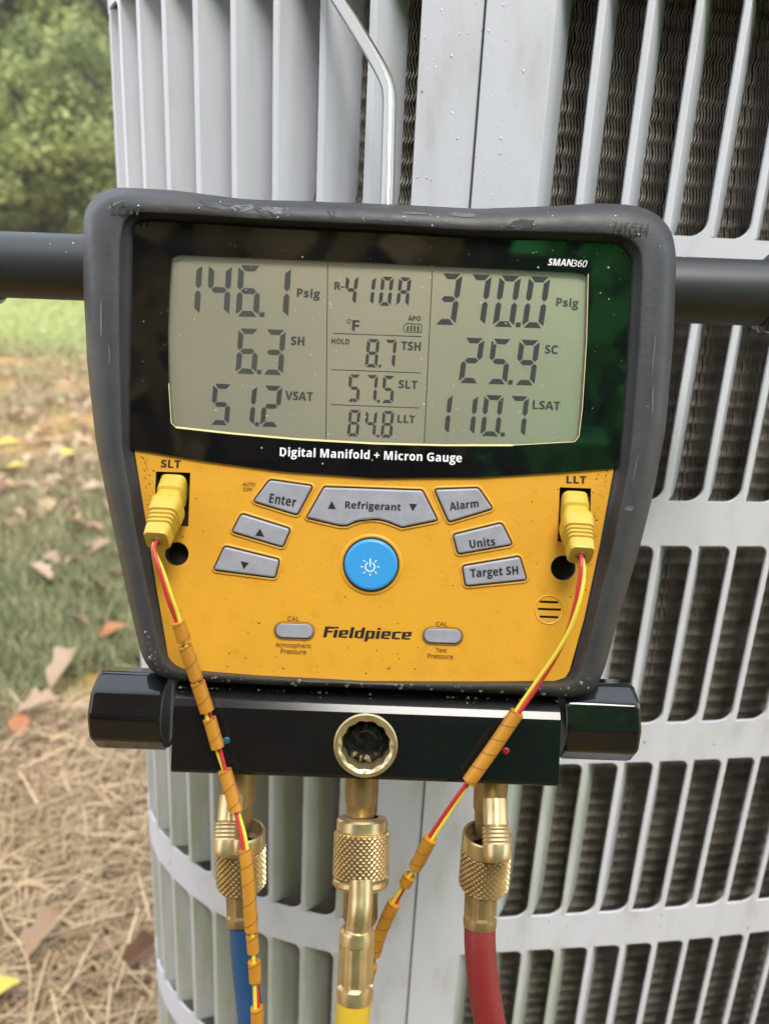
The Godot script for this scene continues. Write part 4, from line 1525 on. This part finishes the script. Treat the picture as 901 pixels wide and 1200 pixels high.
func open_collar(b: MB, at: Vector3, q: Basis, long_: float) -> void:
	# loose knurled collar: one sees into its wide upper mouth
	b.lathe([[0.0070, 0.0075], [0.0082, 0.006], [0.0086, 0.0006], [0.0091, 0.0], [0.0097, 0.0004], [0.0099, 0.0012], [0.0099, long_ * 0.26]], at, q, 44, false, false)
	knurl(b, at + q.z * long_ * 0.26, q, 0.0101, long_ * 0.68, 28, 7, 0.0011)
	b.lathe([[0.0094, 0.0], [0.0085, 0.0014], [0.005, 0.0020]], at + q.z * long_ * 0.93, q, 44, false, true)

func crimp(b: MB, a: Vector3, c: Vector3, r: float) -> void:
	# ferrule: round neck, six pressed flats, round flared foot
	var q := axes(a, c)
	var L := (c - a).length()
	var rings := []
	for e in [[0.80, 0.0, 0.0], [0.96, 0.05, 0.0], [1.0, 0.12, 0.0], [1.0, 0.20, 0.0], [1.0, 0.24, 1.0], [1.0, 0.78, 1.0], [1.0, 0.82, 0.0], [1.04, 0.9, 0.0], [1.02, 1.0, 0.0]]:
		var ring := PackedVector3Array()
		for i in 48:
			var ang := TAU * i / 48 + 0.12
			var m := absf(fposmod(ang, TAU / 6) / (TAU / 6) * 2.0 - 1.0)
			var press: float = float(e[2]) * (0.17 if m < 0.70 else 0.0)
			ring.append(a + q.z * (L * float(e[1])) + (q.x * cos(ang) + q.y * sin(ang)) * r * (float(e[0]) - press))
		rings.append(ring)
	b.loft(rings, true, true)

func hose_thing(called: String, label: String, base: Vector3) -> Node3D:
	return thing(called, label, "hose", gauge_frame * Transform3D(Basis(), base), "charging hoses under the gauge")

func hose_part(t: Node3D, called: String, b: MB, base: Vector3, m: Material, crease := 40.0) -> void:
	b.base = base
	part(called, b.done(crease), m, t)

func build_hoses() -> void:
	# blue, left
	var base := pt(283, 990, -0.012)
	var t := hose_thing("blue_charging_hose", "blue hose with brass knurled fitting on the gauge's left port", base)
	var b := MB.new()
	var a0 := pt(282, 972, -0.007)
	var a1 := pt(283, 1040, -0.011)
	var q := axes(a0, a1)
	open_collar(b, a0, q, (a1 - a0).length())
	hose_part(t, "knurled_collar", b, base, mats.brass, 25)
	b = MB.new()
	crimp(b, pt(282, 1028, -0.008), pt(284, 1082, -0.006), 0.0060)
	hose_part(t, "crimp_sleeve", b, base, mats.tarnished_brass, 30)
	b = MB.new()
	b.tube(smooth3(pts([[284, 1081, -0.006], [285, 1110, -0.005], [290, 1160, -0.003], [297, 1215, 0.0], [310, 1290, 0.002], [325, 1400, 0.0]]), 8), 0.0050, 24)
	hose_part(t, "hose_tube", b, base, mats.blue_hose, 60)
	# yellow, centre
	base = pt(424, 990, -0.010)
	t = hose_thing("yellow_charging_hose", "yellow hose with brass knurled fitting on the gauge's middle port", base)
	b = MB.new()
	a0 = pt(424.5, 958, -0.010)
	a1 = pt(422.5, 1040, -0.005)
	q = axes(a0, a1)
	var L := (a1 - a0).length()
	b.lathe([[0.0066, -0.0004], [0.0096, 0.0], [0.0102, 0.0008], [0.0103, L * 0.16], [0.0099, L * 0.19]], a0, q, 44, false, false)
	knurl(b, a0 + q.z * L * 0.19, q, 0.0112, L * 0.66, 30, 8, 0.0012)
	b.lathe([[0.0104, 0.0], [0.0111, 0.0006], [0.0112, L * 0.08], [0.0100, L * 0.14], [0.006, L * 0.16]], a0 + q.z * L * 0.85, q, 44, false, true)
	hose_part(t, "knurled_collar", b, base, mats.brass, 25)
	b = MB.new()
	b.tube(smooth3(pts([[423, 1030, 0.002], [423, 1050, 0.004], [421.5, 1072, 0.006], [418.5, 1098, 0.006]]), 6), 0.0047, 24)
	b.lathe([[0.0056, 0.0], [0.0058, 0.0008], [0.0052, 0.0014]], pt(419.5, 1088, 0.006), axes(pt(420, 1080, 0.006), pt(418, 1100, 0.006)), 28, true, true)
	hose_part(t, "bent_stem", b, base, mats.brass, 50)
	b = MB.new()
	b.lathe([[0.0066, 0.0], [0.0070, 0.002], [0.0070, 0.014], [0.006, 0.016]], pt(423, 1034, -0.014), axes(pt(423, 1034, -0.014), pt(422, 1086, -0.013)), 28)
	hose_part(t, "valve_body", b, base, mats.tarnished_brass, 40)
	b = MB.new()
	crimp(b, pt(418.5, 1086, 0.005), pt(415.5, 1170, 0.007), 0.0068)
	hose_part(t, "crimp_sleeve", b, base, mats.brass, 30)
	b = MB.new()
	b.tube(smooth3(pts([[415.5, 1160, 0.007], [413.5, 1190, 0.007], [411, 1230, 0.006], [407, 1320, 0.0], [402, 1420, -0.004]]), 8), 0.0065, 28)
	hose_part(t, "hose_tube", b, base, mats.yellow_hose, 60)
	# red, right
	base = pt(570, 990, -0.012)
	t = hose_thing("red_charging_hose", "red hose with brass knurled fitting on the gauge's right port", base)
	b = MB.new()
	a0 = pt(571, 976, -0.006)
	a1 = pt(566, 1041, -0.011)
	q = axes(a0, a1)
	open_collar(b, a0, q, (a1 - a0).length())
	hose_part(t, "knurled_collar", b, base, mats.brass, 25)
	b = MB.new()
	crimp(b, pt(564, 1026, -0.008), pt(562, 1085, -0.006), 0.0064)
	hose_part(t, "crimp_sleeve", b, base, mats.tarnished_brass, 30)
	b = MB.new()
	b.tube(smooth3(pts([[562, 1084.5, -0.006], [562.5, 1110, -0.004], [566, 1150, -0.002], [574, 1200, 0.0], [590, 1270, 0.001], [612, 1380, -0.002]]), 8), 0.0062, 28)
	hose_part(t, "hose_tube", b, base, mats.red_hose, 60)

# ------------------------------------------------------------------ thermocouple leads
func sub_path(path: PackedVector3Array, v0: float, v1: float) -> PackedVector3Array:
	# the stretch of the path whose fraction of length lies in v0..v1
	var total := 0.0
	for k in path.size() - 1:
		total += path[k].distance_to(path[k + 1])
	var out := PackedVector3Array()
	var s := 0.0
	for k in path.size() - 1:
		var d := path[k].distance_to(path[k + 1])
		for e in [v0 * total, v1 * total]:
			if e >= s and e < s + d:
				out.append(path[k].lerp(path[k + 1], (e - s) / d))
		s += d
		if s > v0 * total and s < v1 * total:
			out.append(path[k + 1])
	return out

func frac_at(path: PackedVector3Array, y: float) -> float:
	# fraction of length at which the path falls below local height y
	var total := 0.0
	var hit := -1.0
	for k in path.size() - 1:
		var d := path[k].distance_to(path[k + 1])
		if hit < 0 and path[k + 1].y <= y:
			hit = total + d * clampf((path[k].y - y) / maxf(path[k].y - path[k + 1].y, 1e-9), 0, 1)
		total += d
	return (hit if hit >= 0 else total) / total

func lead(called: String, label: String, c0: Vector3, c1: Vector3, route: Array, sleeves: Array, phase: float) -> void:
	var base := c0
	var t := thing(called, label, "thermocouple lead", gauge_frame * Transform3D(Basis(), base), "thermocouple leads plugged into the gauge")
	# plug: a stepped body that droops from its socket, with grip ridges
	var z := (c1 - c0).normalized()
	var x := (Vector3.RIGHT - z * z.x).normalized()
	var y := z.cross(x)
	var L := (c1 - c0).length()
	var b := MB.new()
	var rings := []
	var prof := [[-0.15, 5.6, 7.2], [0.10, 5.7, 7.0], [0.14, 5.2, 5.9], [0.17, 5.2, 5.9], [0.20, 5.6, 6.3], [0.25, 5.6, 6.3], [0.28, 6.4, 6.9], [0.33, 6.6, 7.1], [0.50, 6.3, 6.9], [0.545, 6.1, 6.6]]
	for k in 4:
		var a := 0.55 + 0.075 * k
		var r := 5.9 - 0.22 * k
		prof.append_array([[a, r, r + 0.3], [a + 0.008, r - 0.55, r - 0.4], [a + 0.024, r - 0.55, r - 0.4], [a + 0.034, r, r + 0.3], [a + 0.066, r, r + 0.3]])
	prof.append_array([[0.87, 5.2, 5.4], [0.97, 5.1, 5.3], [1.0, 4.7, 4.9]])
	for e in prof:
		var ring := PackedVector3Array()
		for i in 40:
			var a := TAU * i / 40
			var ca := cos(a)
			var sa := sin(a)
			var sq := pow(pow(absf(ca), 4.5) + pow(absf(sa), 4.5), -1.0 / 4.5)
			ring.append(c0 + z * (L * float(e[0])) + x * (ca * sq * float(e[1]) * 0.00090) + y * (sa * sq * float(e[2]) * 0.00090))
		rings.append(ring)
	b.loft(rings, true, true)
	b.base = base
	var plug := part("plug", b.done(30), mats.plug_yellow, t)
	b = MB.new()
	b.lathe([[0.0022, -0.0003], [0.0022, 0.0006], [0.0015, 0.0009], [0.001, 0.0002]], c1, Basis(x, y, z), 20, false, true)
	b.base = base
	part("grommet", b.done(40), mats.tarnished_brass, plug)
	# the two wires, gently twisted, and the sleeves slipped over them
	var way := PackedVector3Array([c1 - z * 0.002, c1 + z * 0.004])
	for e in route:
		way.append(pt(e[0], e[1], e[2]))
	var path := smooth3(way, 14)
	for k in 2:
		var w := PackedVector3Array()
		for i in path.size():
			var tan3 := (path[mini(i + 1, path.size() - 1)] - path[maxi(i - 1, 0)]).normalized()
			var sx := tan3.cross(Vector3.BACK).normalized()
			var sy := tan3.cross(sx)
			var a := phase + i * 0.055 + PI * k
			w.append(path[i] + (sx * cos(a) + sy * sin(a)) * 0.00072)
		b = MB.new()
		b.tube(w, 0.00074, 10)
		b.base = base
		part("wire", b.done(60), mats.red_wire if k == 0 else mats.yellow_wire, t, "red insulated wire" if k == 0 else "yellow insulated wire")
	for s in sleeves:
		var f0 := frac_at(path, pt(s[0], s[1], s[4]).y)
		var f1 := frac_at(path, pt(s[2], s[3], s[4]).y)
		var piece := sub_path(path, f0, f1)
		if piece.size() < 2:
			continue
		b = MB.new()
		b.tube(piece, s[5] * 0.94, 18, true)
		b.base = base
		var sl := part("orange_sleeve", b.done(60), mats.orange_wrap, t)
		# spiral cut of the wrap
		var turns := (piece[0].distance_to(piece[-1])) / 0.0062
		var cut := PackedVector3Array()
		var n := maxi(12, int(turns * 16))
		for i in n + 1:
			var u := float(i) / n
			var g := u * (piece.size() - 1)
			var k := mini(int(g), piece.size() - 2)
			var at := piece[k].lerp(piece[k + 1], g - k)
			var tan3 := (piece[k + 1] - piece[k]).normalized()
			var sx := tan3.cross(Vector3.BACK).normalized()
			var sy := tan3.cross(sx)
			var a := phase + TAU * turns * u
			cut.append(at + (sx * cos(a) + sy * sin(a)) * s[5] * 0.94)
		b = MB.new()
		b.tube(cut, 0.00012, 4)
		b.base = base
		part("spiral_cut", b.done(60), mats.gap_dark, sl)

func build_leads() -> void:
	lead("thermocouple_lead", "yellow plug and sleeved red and yellow wire in the left socket", pt(203, 578, 0.000), pt(184, 634, 0.018),
		[[189, 668, 0.023], [199, 700, 0.022], [209, 728, 0.019], [220, 765, 0.016], [232, 800, 0.013], [245, 840, 0.0105], [256, 878, 0.0095], [265, 908, 0.0090], [276, 946, 0.010], [286, 985, 0.0125], [291, 1030, 0.014], [295, 1090, 0.014], [299, 1140, 0.013], [302, 1200, 0.012], [306, 1290, 0.010], [312, 1400, 0.006]],
		[[206, 728, 216, 752, 0.018, 0.0027], [217, 756, 231, 797, 0.015, 0.0027], [232, 799, 243, 834, 0.012, 0.0029], [245, 842, 256, 877, 0.0105, 0.0027], [263, 903, 276, 950, 0.0095, 0.0028], [288, 997, 294, 1090, 0.014, 0.0027], [295, 1096, 296, 1116, 0.014, 0.0024], [297, 1126, 300, 1150, 0.013, 0.0025], [302, 1178, 305, 1290, 0.011, 0.0026]], 0.4 + PI)
	lead("thermocouple_lead", "yellow plug and sleeved red and yellow wire in the right socket", pt(672, 597, 0.000), pt(680.5, 651, 0.017),
		[[681, 680, 0.021], [676, 706, 0.021], [666, 738, 0.019], [651, 768, 0.016], [630, 800, 0.013], [605, 836, 0.0105], [578, 876, 0.0095], [550, 915, 0.009], [526, 950, 0.006], [505, 982, 0.002], [490, 1010, -0.003], [475, 1035, -0.007], [458, 1066, -0.011], [445, 1096, -0.016], [437, 1125, -0.020], [428, 1160, -0.022], [420, 1230, -0.022], [410, 1330, -0.02]],
		[[606, 834, 549, 917, 0.0097, 0.0029], [506, 980, 484, 1022, 0.0, 0.0028], [481, 1026, 474, 1038, -0.006, 0.0026], [466, 1052, 437, 1126, -0.014, 0.0028], [436, 1128, 420, 1230, -0.022, 0.0028]], 1.6 + PI)
